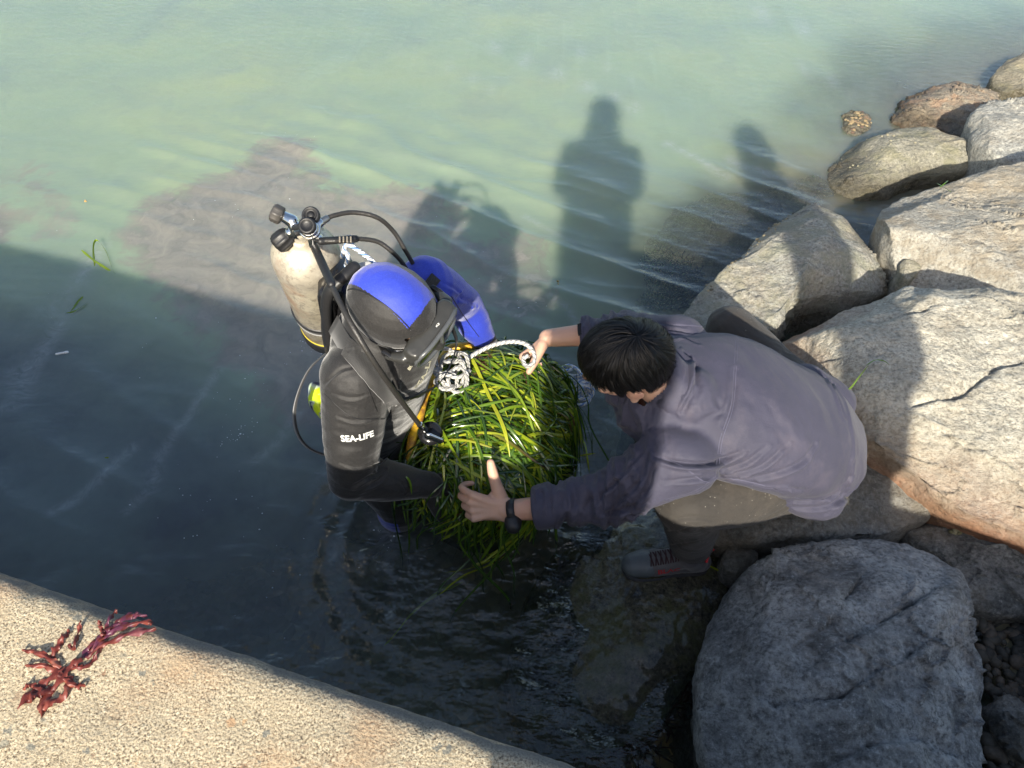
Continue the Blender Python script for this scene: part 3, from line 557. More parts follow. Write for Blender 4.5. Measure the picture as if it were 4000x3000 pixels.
# ---- materials
def skinmat(name, col):
    m = NT(name); c = m.mix(m.noise(26, 4), tuple(x*.86 for x in col), (col[0]*1.06, col[1]*1.02, col[2]))
    c = m.mix(m.ramp(m.noise(9, 3), [(.5, 0), (.7, .35)]), c, (col[0]*.98, col[1]*.66, col[2]*.6))
    return m.done(m.bsdf(Base_Color=c, Roughness=.52, Subsurface_Weight=.12, Subsurface_Radius=(.012, .004, .002), Subsurface_Scale=.3, Normal=m.bump(m.noise(260, 3), .25, .001)))
SKIN = skinmat('skin', (.60, .375, .27))
def cloth(name, col, col2=None, rough=.85, scale=1.0, sheen=.25, specks=0, bumpw=.0014, dirt=None, spec=.5):
    m = NT(name); col2 = col2 or tuple(x*.8 for x in col)
    c = m.mix(m.ramp(m.noise(5*scale, 5, .6), [(.35, 0), (.65, 1)]), col2, col); c = m.mix(m.ramp(m.noise(420, 2, .6), [(.35, .35), (.6, 0)]), c, tuple(x*.55 for x in col))
    if dirt: c = m.mix(m.ramp(m.noise(11, 5, .7), [(.52, 0), (.75, .6)]), c, dirt)
    if specks:
        v = m.vor(150); sc_ = m.n('ShaderNodeSeparateColor', {0: m.vor(150, out='Color')}); c = m.mix(m.math('MULTIPLY', m.ramp(sc_.outputs[0], [(1-specks, 0), (1-specks+.01, 1)]), m.ramp(v, [(.10, .8), (.2, 0)])), c, (.5, .47, .4))
    h = m.math('ADD', m.noise(520, 2, .6), m.math('MULTIPLY', m.noise(90, 3), .8))
    return m.done(m.bsdf(Base_Color=c, Roughness=rough, Specular_IOR_Level=spec, Sheen_Weight=sheen, Sheen_Roughness=.5, Normal=m.bump(h, .7, bumpw)))
JACKET = cloth('navy_fabric', (.044, .042, .074), (.033, .032, .059), rough=.74, spec=.7, sheen=.08, dirt=(.085, .072, .095))
JDARK = cloth('dark_navy_fabric', (.03, .035, .07), rough=.8)
TROUS = cloth('trouser_fabric', (.046, .039, .032), (.033, .029, .025), rough=.78, spec=.5, specks=.08, sheen=.1, dirt=(.085, .072, .058))
SEAM = plain('stitching', (.11, .108, .16), .9)
VELC = plain('velcro', (.012, .012, .014), .95)
BLACK = plain('black_rubber', (.016, .016, .017), .45, bump=(90, .3))
BLACKG = plain('glossy_black_plastic', (.012, .012, .013), .18)
CHROME = plain('chrome', (.75, .75, .74), .13, 1.0)
STEEL = plain('dull_steel', (.42, .41, .38), .38, 1.0)
WHITE = plain('white_print', (.78, .78, .74), .6)
REDM = plain('red_trim', (.50, .025, .03), .7)
# ------------------------------------------------------------------ the crouching man
hc = A3(1352, 778, .845); Fh, Lh, Uh = ortho((-.36, -.31, .88), (-.82, .04, -.52))
def man():
    shR, shL = A3(1462, 745, .68), A3(1452, 985, .67); elR, elL = A3(1325, 722, .56), A3(1318, 1078, .50); wrR, wrL = A3(1183, 730, .52), A3(1098, 1103, .42)
    hipR, hipL = A3(1730, 885, .34), A3(1722, 1015, .34); knR, knL = A3(1578, 712, .46), A3(1482, 1085, .47); anR, anL = A3(1640, 760, .08), A3(1490, 1178, .13)
    org = A3(1790, 960, .3); 
    g, P = headparts(hc, Fh, Lh, Uh)
    neck = P(-.03, 0, -.06); c7 = A3(1478, 862, .74)
    g.append(tubegeo([P(-.02, 0, -.03), neck, c7], [.062, .058, .07], 18))
    sp = [A3(1475, 866, .68), A3(1580, 885, .62), A3(1690, 925, .52), A3(1745, 960, .38)]
    g.append(tubegeo(sp, [.13, .16, .15, .15], 24, ref=(0, 1, 0), flat=.68))
    g += [tubegeo([shR, elR, wrR], [.055, .042, .028], 16), tubegeo([shL, elL, wrL], [.055, .043, .028], 16)]
    g += [tubegeo([elL*.3+wrL*.7, wrL+(wrL-elL)*.03], [.033, .027], 16, flat=.85)]
    g += [tubegeo([hipR, knR], [.085, .058], 16), tubegeo([hipL, knL], [.085, .058], 16), tubegeo([knR, anR], [.055, .036], 14), tubegeo([knL, anL], [.055, .036], 14)]
    fl = np.array([-1, .02, .06]); hl, tL, axL = hand(wrL, fl, (.10, .62, .78), (.1, 1, -.35), curl=(.95, 1.15, 1.25, 1.3), size=1.08, tdir=(.42, .9, -.12), tcurl=-.12, tlen=1.05)
    fr = (A3(1130, 775, .45)-wrR); hr, tR, axR = hand(wrR, fr, (-.5, -.75, .35), (-.2, .3, -1), curl=(.8, .9, .95, 1.0), size=.98, tdir=(.8, .5, .5), tcurl=.2)
    g += hl+hr
    root = remesh('person', g, .0034, SKIN, None, smooth=3, fac=.45)
    tag(root, 'person crouching on the rocks in a faded navy jacket, both arms reaching for the seagrass', 'person')
    # nails
    nail = plain('nail', (.66, .45, .38), .3)
    for tips, ax in ((tL, axL), (tR, axR)):
        for i, (p, d) in enumerate(tips):
            d = d/np.linalg.norm(d); n_ = -ax[2]; n_ = n_-d*(n_@d); n_ /= np.linalg.norm(n_)
            if i == 4: n_ = ax[1]*-.2+ -ax[2]*.7; n_ = n_-d*(n_@d); n_ /= np.linalg.norm(n_)
            nm = MB(); nm.add(*ellgeo(p-d*.001+n_*.0047, (.0068, .0052, .0016), np.array([d, np.cross(n_, d), n_]), 12, 8)); nm.build('fingernail', nail, root)
    eye = plain('eye', (.5, .48, .45), .2)
    for sg in (1, -1): eb = MB(); eb.add(*ellgeo(P(.083, .032*sg, -.003), (.009, .013, .008), np.array([Fh, Lh, Uh]))); eb.build('eye', eye, root)
    # trousers
    t = [tubegeo([hipL, (hipL+knL)/2+np.array([0, -.01, .01]), knL], [.115, .108, .083], 22), tubegeo([hipR, (hipR+knR)/2, knR], [.12, .10, .080], 22),
         tubegeo([knL, (knL+anL)/2+np.array([.01, 0, 0]), anL+np.array([-.0, 0, .0])], [.080, .078, .064], 20), tubegeo([knR, anR], [.075, .06], 18),
         ellgeo(A3(1708, 950, .32), (.12, .165, .10))]
    tr = remesh('trousers', t, .005, TROUS, root, smooth=5, disp=lambda V, N: .0065*fbm(V, 8, 3, 3)+.003*np.abs(fbm(V*np.array([1, 2.4, 2]), 17, 3, 9)))
    crease(tr, [([(1440, 1125), (1500, 1118), (1560, 1128)], .006, .004), ([(1445, 1150), (1500, 1142), (1530, 1150)], .006, .005), ([(1450, 1180), (1490, 1172), (1525, 1165)], .006, .004),
                ([(1650, 1122), (1700, 1095), (1745, 1050)], .006, .004), ([(1700, 1125), (1745, 1105), (1790, 1100)], .006, .004), ([(1760, 1128), (1800, 1115), (1830, 1095)], .005, .005),
                ([(1590, 700), (1640, 740), (1700, 765)], .006, .002), ([(1700, 760), (1730, 770), (1750, 790)], .005, .004)])
    # jacket
    j = [tubegeo([A3(1462, 850, .675), A3(1540, 868, .655), A3(1630, 895, .61), A3(1700, 925, .53), A3(1748, 952, .43)], [.185, .220, .228, .220, .192], 32, ref=(0, 1, 0), flat=[.72, .72, .72, .78, .8]),
         ellgeo(shL, (.085, .09, .08)), ellgeo(shR, (.085, .09, .08)),
         tubegeo([shL+np.array([.03, 0, -.02]), shL*.5+elL*.5+np.array([.0, -.005, .0]), elL, elL*.30+wrL*.70-np.array([0, 0, 0])], [.098, .083, .073, .056], 26),
         tubegeo([shR, shR*.5+elR*.5, elR, elR*.55+wrR*.45], [.090, .076, .066, .052], 24),
         tubegeo([c7+np.array([.01, 0, 0]), c7*.55+neck*.45], [.088, .073], 22),
         tubegeo([A3(1600, 1010, .50), A3(1700, 1055, .44), A3(1770, 1085, .38)], [.05, .07, .072], 18, flat=.8), tubegeo([A3(1740, 830, .50), A3(1800, 870, .44)], [.07, .07], 16)]
    cw = c7*.4+neck*.6; ca = (neck-c7)/np.linalg.norm(neck-c7); cuL = elL*.30+wrL*.70; cdL = (wrL-elL)/np.linalg.norm(wrL-elL); cuR = elR*.55+wrR*.45; cdR = (wrR-elR)/np.linalg.norm(wrR-elR)
    def cut(V):
        k = ~(((V-cw)@ca > .0) & (np.linalg.norm(V-cw, axis=1) < .080)); k &= ~(((V-cuL)@cdL > .004) & (np.linalg.norm(V-cuL, axis=1) < .12)); k &= ~(((V-cuR)@cdR > .004) & (np.linalg.norm(V-cuR, axis=1) < .12)); return k
    def jd(V, N):
        big = .010*fbm(V, 5, 2, 31); q = V+.03*fbm(V, 4, 2, 32)[:, None]
        fo = fbm(q@np.array([[.5, .8, 0], [-.85, .5, .2], [0, .2, 1]])*np.array([1, 3.4, 1.4]), 6, 3, 33)
        onarm = sstep(.42, .30, V[:, 0]); q2 = V@np.array([[1, .25, .2], [0, 1, 0], [0, 0, 1.]])*np.array([3.2, 1, 1.2]); fa = 1-np.abs(fbm(q2, 9, 3, 34))*2.6
        return big+.0055*fo*(1-onarm)+onarm*.0150*fa-.006
    jk = remesh('jacket', j, .0046, JACKET, root, smooth=14, disp=jd, cut=cut)
    cr = [([(1416, 985), (1470, 1000), (1540, 1000), (1598, 978)], .006, .010), ([(1330, 1090), (1380, 1040), (1400, 985)], .006, .005), ([(1350, 1105), (1395, 1060), (1412, 1010)], .006, .006), ([(1310, 1060), (1350, 1020), (1392, 968)], .005, .005),
          ([(1290, 1085), (1310, 1060), (1335, 1040)], .005, .005), ([(1300, 1110), (1350, 1100), (1400, 1085)], .006, .006), ([(1270, 1100), (1275, 1085), (1290, 1070)], .004, .004), ([(1330, 1125), (1380, 1110), (1430, 1085)], .006, .006), ([(1240, 1120), (1250, 1100), (1245, 1085)], .004, .004),
          ([(1550, 1020), (1610, 1000), (1655, 965)], .006, .005), ([(1555, 1030), (1640, 1010), (1700, 960)], .006, .005), ([(1560, 1035), (1650, 1030), (1730, 1000), (1760, 960)], .007, .006), ([(1570, 1038), (1650, 1052), (1740, 1060)], .006, .007), ([(1440, 1040), (1500, 1035), (1545, 1030)], .006, .005),
          ([(1680, 1075), (1740, 1080), (1800, 1068), (1840, 1030)], .008, .005), ([(1700, 1095), (1760, 1098), (1810, 1085), (1850, 1050)], .007, .005), ([(1785, 1110), (1820, 1070), (1845, 1000)], .007, .004), ([(1800, 830), (1830, 880), (1845, 960), (1838, 1030)], .008, .007),
          ([(1770, 800), (1800, 840), (1825, 900)], .006, .007), ([(1590, 800), (1585, 860), (1565, 920)], .007, .005), ([(1500, 795), (1512, 830), (1500, 870)], .006, .007), ([(1545, 860), (1560, 890), (1520, 905)], .008, .004), ([(1640, 700), (1700, 750), (1760, 790)], .006, .004), ([(1400, 715), (1450, 712), (1500, 722)], .005, .006), ([(1390, 695), (1430, 698), (1480, 705)], .005, .005), ([(1420, 740), (1470, 730), (1510, 742)], .005, .005),
          ([(1480, 760), (1505, 790), (1500, 840), (1475, 890)], .006, .011), ([(1460, 770), (1485, 800), (1480, 850)], .005, .007)]
    crease(jk, cr, 1.25)
    b = bvh(jk); sm = MB()
    for uv in ([(1590, 715), (1585, 800), (1578, 880), (1555, 950), (1545, 1030)], [(1415, 985), (1470, 1005), (1520, 1040), (1550, 1030), (1640, 1045), (1720, 1075), (1790, 1080)], [(1545, 1030), (1500, 1060), (1440, 1078)], [(1600, 720), (1520, 705), (1450, 700)]):
        for off in (0, 5):
            C, N = trace(b, [(u+off, v+off*.4) for u, v in uv], 60)
            if len(C) > 5: sm.add(*strip(smooth_curve(C), N, .0012, .0006, .0002))
    sm.each('seam', SEAM, jk)
    # collar
    k = [tubegeo([c7*.62+neck*.38+np.array([.02, .0, .015]), neck*.75+c7*.25+np.array([.012, 0, .012])], [.094, .086], 26)]
    inner = tubegeo([c7+np.array([.02, 0, .0]), neck*1.3-c7*.3], [.074, .070], 26)
    rings = []
    e1, e2 = Lh, np.cross(ca, Lh); th = np.linspace(0, 2*math.pi, 64, endpoint=False)
    for r_, h_ in ((.082, -.045), (.088, -.01), (.090, .012), (.086, .030), (.078, .040), (.073, .030), (.071, .005), (.070, -.03)):
        wob = 1+.05*np.sin(3*th+h_*60)+.03*np.sin(7*th); rings.append(cw[None]+np.array([.012, 0, -.004])+ca*h_+(np.cos(th)[:, None]*e1+np.sin(th)[:, None]*e2)*(r_*wob)[:, None])
    V = np.concatenate(rings); F = [(i*64+q, i*64+(q+1) % 64, (i+1)*64+(q+1) % 64, (i+1)*64+q) for i in range(7) for q in range(64)]
    mesh('collar', V, F, JACKET, jk)
    # cuffs
    for (cu, cdv, r_) in ((cuL, cdL, .056), (cuR, cdR, .051)):
        e1 = np.cross(cdv, (0, 0, 1.)); e1 /= np.linalg.norm(e1); e2 = np.cross(cdv, e1); rings = []
        for rr_, h_ in ((r_*.99, -.05), (r_*1.05, -.035), (r_*1.06, -.01), (r_*1.07, .004), (r_*1.03, .009), (r_*.97, .006), (r_*.93, -.01)):
            wob = 1+.04*np.sin(2*th+1)+.02*np.sin(5*th+h_*80); rings.append(cu[None]+cdv*h_+(np.cos(th)[:, None]*e1+np.sin(th)[:, None]*e2)*(rr_*wob)[:, None])
        V = np.concatenate(rings); F = [(i*64+q, i*64+(q+1) % 64, (i+1)*64+(q+1) % 64, (i+1)*64+q) for i in range(6) for q in range(64)]
        cf = mesh('cuff', V, F, JACKET, jk); bb = bvh(cf)
        uv = [(1207, 1083), (1203, 1100), (1208, 1124)] if cu is cuL else [(1252, 700), (1250, 712), (1254, 724)]
        C, N = trace(bb, uv, 14)
        if len(C) > 4: s_ = MB(); s_.add(*strip(smooth_curve(C), N, .012, .002, .001)); s_.build('fastener', VELC, cf)
    # watch
    wc = wrL-cdL*.012; e1 = np.array([0, -.75, .66]); e1 -= cdL*(e1@cdL); e1 /= np.linalg.norm(e1); e2 = np.cross(cdL, e1)
    rings = []; 
    for rr_, h_ in ((.0305, -.011), (.034, -.011), (.0345, 0), (.034, .011), (.0305, .011)): rings.append(wc[None]+cdL*h_+(np.cos(th)[:, None]*e1*1.02+np.sin(th)[:, None]*e2*.95)*rr_*(1+.02*np.sin(th[:, None]*16)*(abs(h_) < .005)))
    V = np.concatenate(rings); F = [(i*64+q, i*64+(q+1) % 64, ((i+1) % 5)*64+(q+1) % 64, ((i+1) % 5)*64+q) for i in range(5) for q in range(64)]
    wt = mesh('wristwatch', V, F, BLACK, root); d_ = e1*-.15+e2*(1 if (e2[2] < 0) else -1)*1.0; d_ = np.array([-.1, -.85, -.25]); d_ -= cdL*(d_@cdL); d_ /= np.linalg.norm(d_); cc = wc+d_*.036; q_ = np.cross(cdL, d_)
    cs = MB(); cs.add(*tubegeo([cc-d_*.006, cc+d_*.007], [.0235, .022], 26, n=4)); cs.build('watch_case', BLACK, wt)
    cs = MB(); a = np.linspace(0, 2*math.pi, 33); cs.add(*tubegeo([cc+d_*.0075+(cdL*math.cos(x)+q_*math.sin(x))*.0195 for x in a], .0018, 8, n=66, cap=False)); cs.build('bezel', STEEL, wt)
    cs = MB(); cs.add(*ellgeo(cc+d_*.008, (.018, .018, .0015), np.array([cdL, q_, d_]))); cs.build('watch_glass', BLACKG, wt)
    # hair
    hairm = NT('black_hair'); hairm.m.name = 'black_hair'; c = hairm.mix(hairm.attr('t'), (.004, .004, .004), (.014, .012, .011)); HAIR = hairm.done(hairm.bsdf(Base_Color=c, Roughness=.42, Specular_IOR_Level=.35))
    cap = remesh('hair', [ellgeo(P(-.014, 0, .026), (.098, .083, .088), np.array([Fh, Lh, Uh])), ellgeo(P(-.045, 0, -.005), (.062, .074, .07), np.array([Fh, Lh, Uh])), ellgeo(P(.05, 0, .045), (.052, .068, .045), np.array([Fh, Lh, Uh]))], .004, HAIR, root, smooth=6, disp=lambda V, N: .004*fbm(V, 22, 3, 2), cut=lambda V: ~((((V-hc)@Uh) < .012) & (((V-hc)@Fh) > -.045)))
    wd0 = np.array([-.40, -.02, .92]); wd0 /= np.linalg.norm(wd0)       # whorl in head frame (f,l,u)
    e1 = np.cross(wd0, (0, 1, 0)); e1 /= np.linalg.norm(e1); e2 = np.cross(wd0, e1)
    hm = MB(); r2 = np.random.default_rng(3)
    def surf(q):   # radius of the hair volume in direction q (head frame)
        f_, l_, u_ = q; rad = 1/math.sqrt((f_/.108)**2+(l_/.0885)**2+(u_/.108)**2); return rad*(1+.07*max(0, f_)*max(0, u_+.3))
    for k in range(6500):
        az = r2.uniform(0, 2*math.pi); pol0 = math.acos(1-r2.uniform(0, 1.32)); ln = r2.uniform(.45, .95)*(1.0 if pol0 < 1.2 else .75); lay = r2.uniform(0, .013)*(.35+.65*min(1, pol0)); cl = .10*math.sin(az*9+2*pol0)+.07*r2.normal(); pts = []; nrm = []
        for s_ in np.linspace(0, 1, 9):
            pol = pol0+ln*s_; a_ = az+.55*s_*ln*(1 if az < 9 else -1)+cl*s_+.30*math.sin(az*3+1)*s_
            if pol > 2.25: break
            q = wd0*math.cos(pol)+(e1*math.cos(a_)+e2*math.sin(a_))*math.sin(pol)
            lim = -.62+(.62 if (abs(q[1]) > .5 and q[0] > -.30) else 0) if q[0] < .30 else .02
            if abs(q[1]) > .5 and .22 < q[0] < .42: lim = -.22
            if q[2] < lim+.07*math.sin(a_*14)+.05*math.sin(a_*37): break
            R_ = surf(q)*.965+lay*(math.sin(min(1, s_*1.2)*math.pi*.62))+.0025*math.sin(az*21+pol*3); pw = P(-.008, 0, .014)+(Fh*q[0]+Lh*q[1]+Uh*q[2])*R_; pts.append(pw); nn = Fh*q[0]+Lh*q[1]+Uh*q[2]; nrm.append(nn)
        if len(pts) < 3: continue
        C = np.array(pts); N = np.array(nrm); T = np.gradient(C, axis=0); B = np.cross(T, N); B /= np.linalg.norm(B, axis=1)[:, None]+1e-9; wd = (.0012*np.linspace(1, .15, len(C))**.6)[:, None]
        tw = r2.uniform(-.7, .7); B = B*math.cos(tw)+N*math.sin(tw)
        V = np.stack([C-B*wd, C+N*.0006, C+B*wd], 1).reshape(-1, 3); m_ = len(C); F = [(3*i+a_, 3*i+a_+1, 3*i+a_+4, 3*i+a_+3) for i in range(m_-1) for a_ in (0, 1)]
        hm.add(V, F, t=np.full(len(V), r2.uniform(0, 1)**2))
    hm.build('hair_strands', HAIR, cap)
    # shoe
    toe, heel = A3(1342, 1226, .075), A3(1528, 1212, .085); fd = toe-heel; fd[2] = 0; Ls = np.linalg.norm(fd); fd /= Ls; sd_ = np.cross((0, 0, 1.), fd); zz = np.array([0, 0, 1.]); z0 = .055
    B0 = heel.copy(); B0[2] = z0; Ls *= .97; Q = lambda a, b_, c_: B0+fd*a*Ls+sd_*b_+zz*c_
    shoeG = [tubegeo([Q(.10, 0, .035), Q(.35, 0, .035), Q(.62, -.004, .033), Q(.86, -.002, .028)], [.036, .037, .045, .038], 24, n=30, ref=sd_, flat=.78), tubegeo([Q(.17, 0, .05), Q(.27, 0, .085)], [.042, .045], 22), tubegeo([Q(.3, 0, .07), Q(.5, 0, .055), Q(.72, 0, .040)], [.036, .036, .034], 20, ref=sd_, flat=.8)]
    SH = cloth('shoe_fabric', (.12, .11, .108), (.08, .075, .078), rough=.7, dirt=(.20, .19, .185)); sh = remesh('shoe', shoeG, .0035, SH, root, smooth=5, disp=lambda V, N: .0012*fbm(V, 40, 3, 2))
    tc = remesh('toe_cap', [tubegeo([Q(.76, -.003, .034), Q(.88, -.002, .030)], [.046, .040], 24, ref=sd_, flat=.80)], .003, plain('toe_rubber', (.12, .135, .14), .5, bump=(60, .5)), sh, smooth=4)
    so = [Q(t, s_*w_, .0) for s_ in (1, -1) for t, w_ in ([(0.0, .012), (.05, .030), (.25, .035), (.45, .036), (.65, .046), (.85, .044), (.95, .030), (1.0, .010)] if s_ == 1 else [(1.0, .010), (.95, .030), (.85, .044), (.65, .046), (.45, .036), (.25, .035), (.05, .030), (0, .012)])]
    C = spline(so+[so[0]], 90)[:-1]; ctr = C.mean(0); rings = [C+zz*-.006+(C-ctr)*-.01, C+zz*.004+(C-ctr)*.02, C+zz*.016+(C-ctr)*.01, C+zz*.021-(C-ctr)*.05]
    n_ = len(C); V = np.concatenate(rings+[[ctr-zz*.006]]); V[:n_*4:4, 2] -= .001; F = [(i*n_+q, i*n_+(q+1) % n_, (i+1)*n_+(q+1) % n_, (i+1)*n_+q) for i in range(3) for q in range(n_)]+[(4*n_, (q+1) % n_, q) for q in range(n_)]
    mesh('sole', V, F, plain('sole_rubber', (.06, .06, .065), .7, bump=(70, .6)), sh)
    bs = bvh(sh); lc = MB()
    for k in range(6):
        a = .42+.055*k; p0, p1 = Q(a, -.022, .1), Q(a+.03, .022, .1)
        for (s0, s1) in ((p0, p1), (Q(a+.03, -.022, .1), Q(a, .022, .1))):
            C = []
            for t in np.linspace(0, 1, 8):
                p = s0*(1-t)+s1*t; r_ = bs.ray_cast(Vector(p+zz*.1), Vector((0, 0, -1)))
                if r_[0] is not None: C.append(np.array(r_[0])+zz*.0022)
            if len(C) > 3: lc.add(*tubegeo(C, .0021, 6, n=12))
    lc.build('laces', plain('lace', (.05, .02, .022), .8), sh)
    lc = MB(); lc.add(*tubegeo([Q(.17, -.040, .075), Q(.10, -.030, .092), Q(.06, 0, .098), Q(.10, .030, .09)], .0048, 10)); lc.add(*tubegeo([Q(.055, 0, .098), Q(.0, .0, .104)], .003, 8)); lc.build('heel_tab', REDM, sh)
    text_on(sh, 'BLAC', (1422, 1241), (1468, 1232), .018, REDM, 'lettering', .0008)
    # dirt patch scratches are in the fabric; belt loop and far hem
    return root, dict(shL=shL, elL=elL, wrL=wrL, wrR=wrR)
def text_on(o, s, uv0, uv1, size, mat, name, lift=.001, bold=.02, upv=None, parent=None):
    """letters lying on a surface between two traced points"""
    b = bvh(o); p0, n0 = hit(b, *uv0); p1, n1 = hit(b, *uv1)
    if p0 is None or p1 is None: print('text miss', s); return
    cu = bpy.data.curves.new('t', 'FONT'); cu.body = s; cu.offset = bold; cu.size = 1; cu.resolution_u = 3
    t = bpy.data.objects.new('t', cu); S.collection.objects.link(t); dg = bpy.context.evaluated_depsgraph_get(); me = bpy.data.meshes.new_from_object(t.evaluated_get(dg)); bpy.data.objects.remove(t)
    bm = bmesh.new(); bm.from_mesh(me); bmesh.ops.triangulate(bm, faces=bm.faces); 
    for _ in range(2): bmesh.ops.subdivide_edges(bm, edges=[e for e in bm.edges if e.calc_length() > .12], cuts=1)
    V = np.array([v.co[:] for v in bm.verts]); bm.verts.ensure_lookup_table(); F = [tuple(v.index for v in f.verts) for f in bm.faces]; bm.free()
    V[:, 0] -= V[:, 0].min(); wdt = V[:, 0].max(); V[:, 1] -= V[:, 1].min(); ht = V[:, 1].max()
    ex = p1-p0; Lx = np.linalg.norm(ex); ex /= Lx; nn = n0+n1; nn -= ex*(nn@ex); nn /= np.linalg.norm(nn)
    tocam = np.array(CAM)-p0; 
    if nn@tocam < 0: nn = -nn
    ey = np.cross(nn, ex); out = []
    for x, y, _ in V:
        p = p0+ex*x/wdt*Lx+ey*y/ht*size; r = b.ray_cast(Vector(p+nn*.08), Vector(-nn)); out.append(np.array(r[0])+nn*lift if r[0] is not None else p+nn*lift)
    return mesh(name, out, F, mat, parent or o, False)
MAN, MJ = man()
# ------------------------------------------------------------------ diver
hd = A3(853, 668, .965); Fd, Ld, Ud = ortho((.10, -.42, .90), (.86, -.33, -.45))
NEO = NT('neoprene'); NEO_ = NEO
def neop(name, col, speck=.5):
    m = NT(name); g = m.noise(330, 3, .8); c = m.mix(m.ramp(g, [(.45, 0), (.62, speck)]), col, tuple(min(1, x*2.2+.03) for x in col)); c = m.mix(m.ramp(m.noise(5, 3), [(.4, 0), (.7, .4)]), c, tuple(x*.75 for x in col))
    return m.done(m.bsdf(Base_Color=c, Roughness=.62, Sheen_Weight=.35, Sheen_Roughness=.4, Normal=m.bump(g, .6, .0012)))
bpy.data.materials.remove(NEO.m)
NBLACK = neop('black_neoprene', (.011, .010, .0095), .4); NBLUE = neop('blue_neoprene', (.022, .045, .42), .2); GLOVE = neop('brown_glove', (.040, .026, .020))
WEB = NT('webbing'); wv = WEB.n('ShaderNodeTexChecker', {'Vector': WEB.map((1, 1, 1), (.4, .3, .7)), 'Scale': 420.0, 'Color1': (.035, .034, .033), 'Color2': (.012, .012, .012)}).outputs[0]; WEB = WEB.done(WEB.bsdf(Base_Color=wv, Roughness=.7, Sheen_Weight=.3))
def diver():
    neck = A3(838, 728, .85); shR, shL = A3(770, 812, .79), A3(920, 618, .81); elR, elL = A3(757, 1030, .50), A3(1000, 655, .62); wrR, wrL = A3(915, 1046, .39), A3(1046, 735, .46)
    chest = A3(838, 762, .74); mid = A3(825, 875, .46); pel = A3(800, 960, .20); lat = shL-shR; lat /= np.linalg.norm(lat)
    hipR, hipL = A3(790, 985, .16), A3(840, 930, .14); knR, knL = A3(862, 1098, .06), A3(905, 985, .02); anR, anL = A3(800, 1130, -.52), A3(880, 1000, -.52)
    P = lambda f, l, u: hd+Fd*f+Ld*l+Ud*u
    g, _ = headparts(hd, Fd, Ld, Ud, ears=False)
    g += [tubegeo([P(-.02, 0, -.04), neck, chest], [.062, .065, .08], 18), tubegeo([chest, mid, pel], [.165, .145, .155], 24, ref=lat, flat=.66),
          tubegeo([shR, elR, wrR], [.058, .043, .030], 16), tubegeo([shL, elL, wrL], [.055, .042, .028], 16),
          tubegeo([hipR, knR, anR], [.088, .06, .04], 16, n=16), tubegeo([hipL, knL, anL], [.088, .06, .04], 16, n=16), tubegeo([anR, anR+Fd*[.2, .2, 0]], [.04, .03], 12), tubegeo([anL, anL+Fd*[.2, .2, 0]], [.04, .03], 12)]
    hr, tR, axR = hand(wrR, (.85, .40, -.42), (0, -.9, -.5), (0, .5, -1), curl=(.6, .7, .8, .9)); hl, tL, axL = hand(wrL, (.35, -.75, -.45), (-.9, -.4, 0), (-.3, -.3, -1), curl=(.7, .8, .9, .95), size=1.02)
    root = remesh('person', g+hr+hl, .0042, SKIN, None, smooth=3)
    tag(root, 'person in a black and blue wetsuit with hood and diving mask, standing in the water', 'person')
    eye = plain('diver_eye', (.5, .48, .45), .2)
    # gloves
    for (h_, wr, el, mt) in ((hl, wrL, elL, GLOVE), (hr, wrR, elR, NBLACK)):
        d = (wr-el)/np.linalg.norm(wr-el); gg = []
        for V, F in h_: gg.append((V, F))
        gg.append(tubegeo([wr-d*.035, wr+d*.02], [.040, .036], 18))
        remesh('glove', gg, .0036, mt, root, smooth=2, disp=lambda V, N: .0022+.0008*fbm(V, 60, 2, 3))
    # wetsuit
    s = [tubegeo([chest+np.array([0, 0, .03]), chest*.5+mid*.5, mid, pel], [.178, .165, .155, .17], 28, ref=lat, flat=[.74, .70, .68, .72]), tubegeo([neck+(P(-.02, 0, -.04)-neck)*.2, chest], [.085, .12], 22),
         ellgeo(shR, (.085, .085, .085)), ellgeo(shL, (.08, .08, .08)), tubegeo([shR, shR*.5+elR*.5, elR+np.array([.004, 0, 0])], [.088, .078, .064], 24), tubegeo([elR, elR*.5+wrR*.5, wrR], [.062, .058, .042], 22),
         tubegeo([shL, shL*.5+elL*.5, elL], [.082, .07, .058], 22), tubegeo([elL, elL*.45+wrL*.55, wrL], [.057, .052, .037], 22),
         tubegeo([hipR, knR, anR], [.105, .072, .05], 20, n=18), tubegeo([hipL, knL, anL], [.105, .072, .05], 20, n=18), ellgeo(pel, (.15, .15, .13))]
    cR = wrR; dR = (wrR-elR)/np.linalg.norm(wrR-elR); cL = wrL; dL = (wrL-elL)/np.linalg.norm(wrL-elL)
    cut = lambda V: ~(((V-cR)@dR > -.012) & (np.linalg.norm(V-cR, axis=1) < .08)) & ~(((V-cL)@dL > -.012) & (np.linalg.norm(V-cL, axis=1) < .07))
    def d_(V, N): q = V@np.array([[.9, .3, .1], [-.2, .6, .4], [.1, .2, 1.]])*np.array([1, 1, 2.6]); return .0032*fbm(V, 7, 2, 3)+.0034*fbm(q, 13, 3, 4)
    ws = remesh('wetsuit', s, .0042, [NBLACK, NBLUE], root, smooth=6, disp=d_, cut=cut)
    me = ws.data; V = worldV(ws); F = np.array([np.mean([V[i] for i in p.vertices], axis=0) for p in me.polygons])
    # blue far sleeve and blue knee panels
    u = (F-shR)@lat; far = np.linalg.norm(shL-shR)
    dl = np.minimum(segdist(F, np.array([shL, elL]))[0], segdist(F, np.array([elL, wrL]))[0]); blue = (dl < .092) & (u > far*.80)
    blue |= (np.linalg.norm(F-knR, axis=1) < .082) & (F[:, 0] < knR[0]+.01)
    me.polygons.foreach_set('material_index', blue.astype(np.int32))
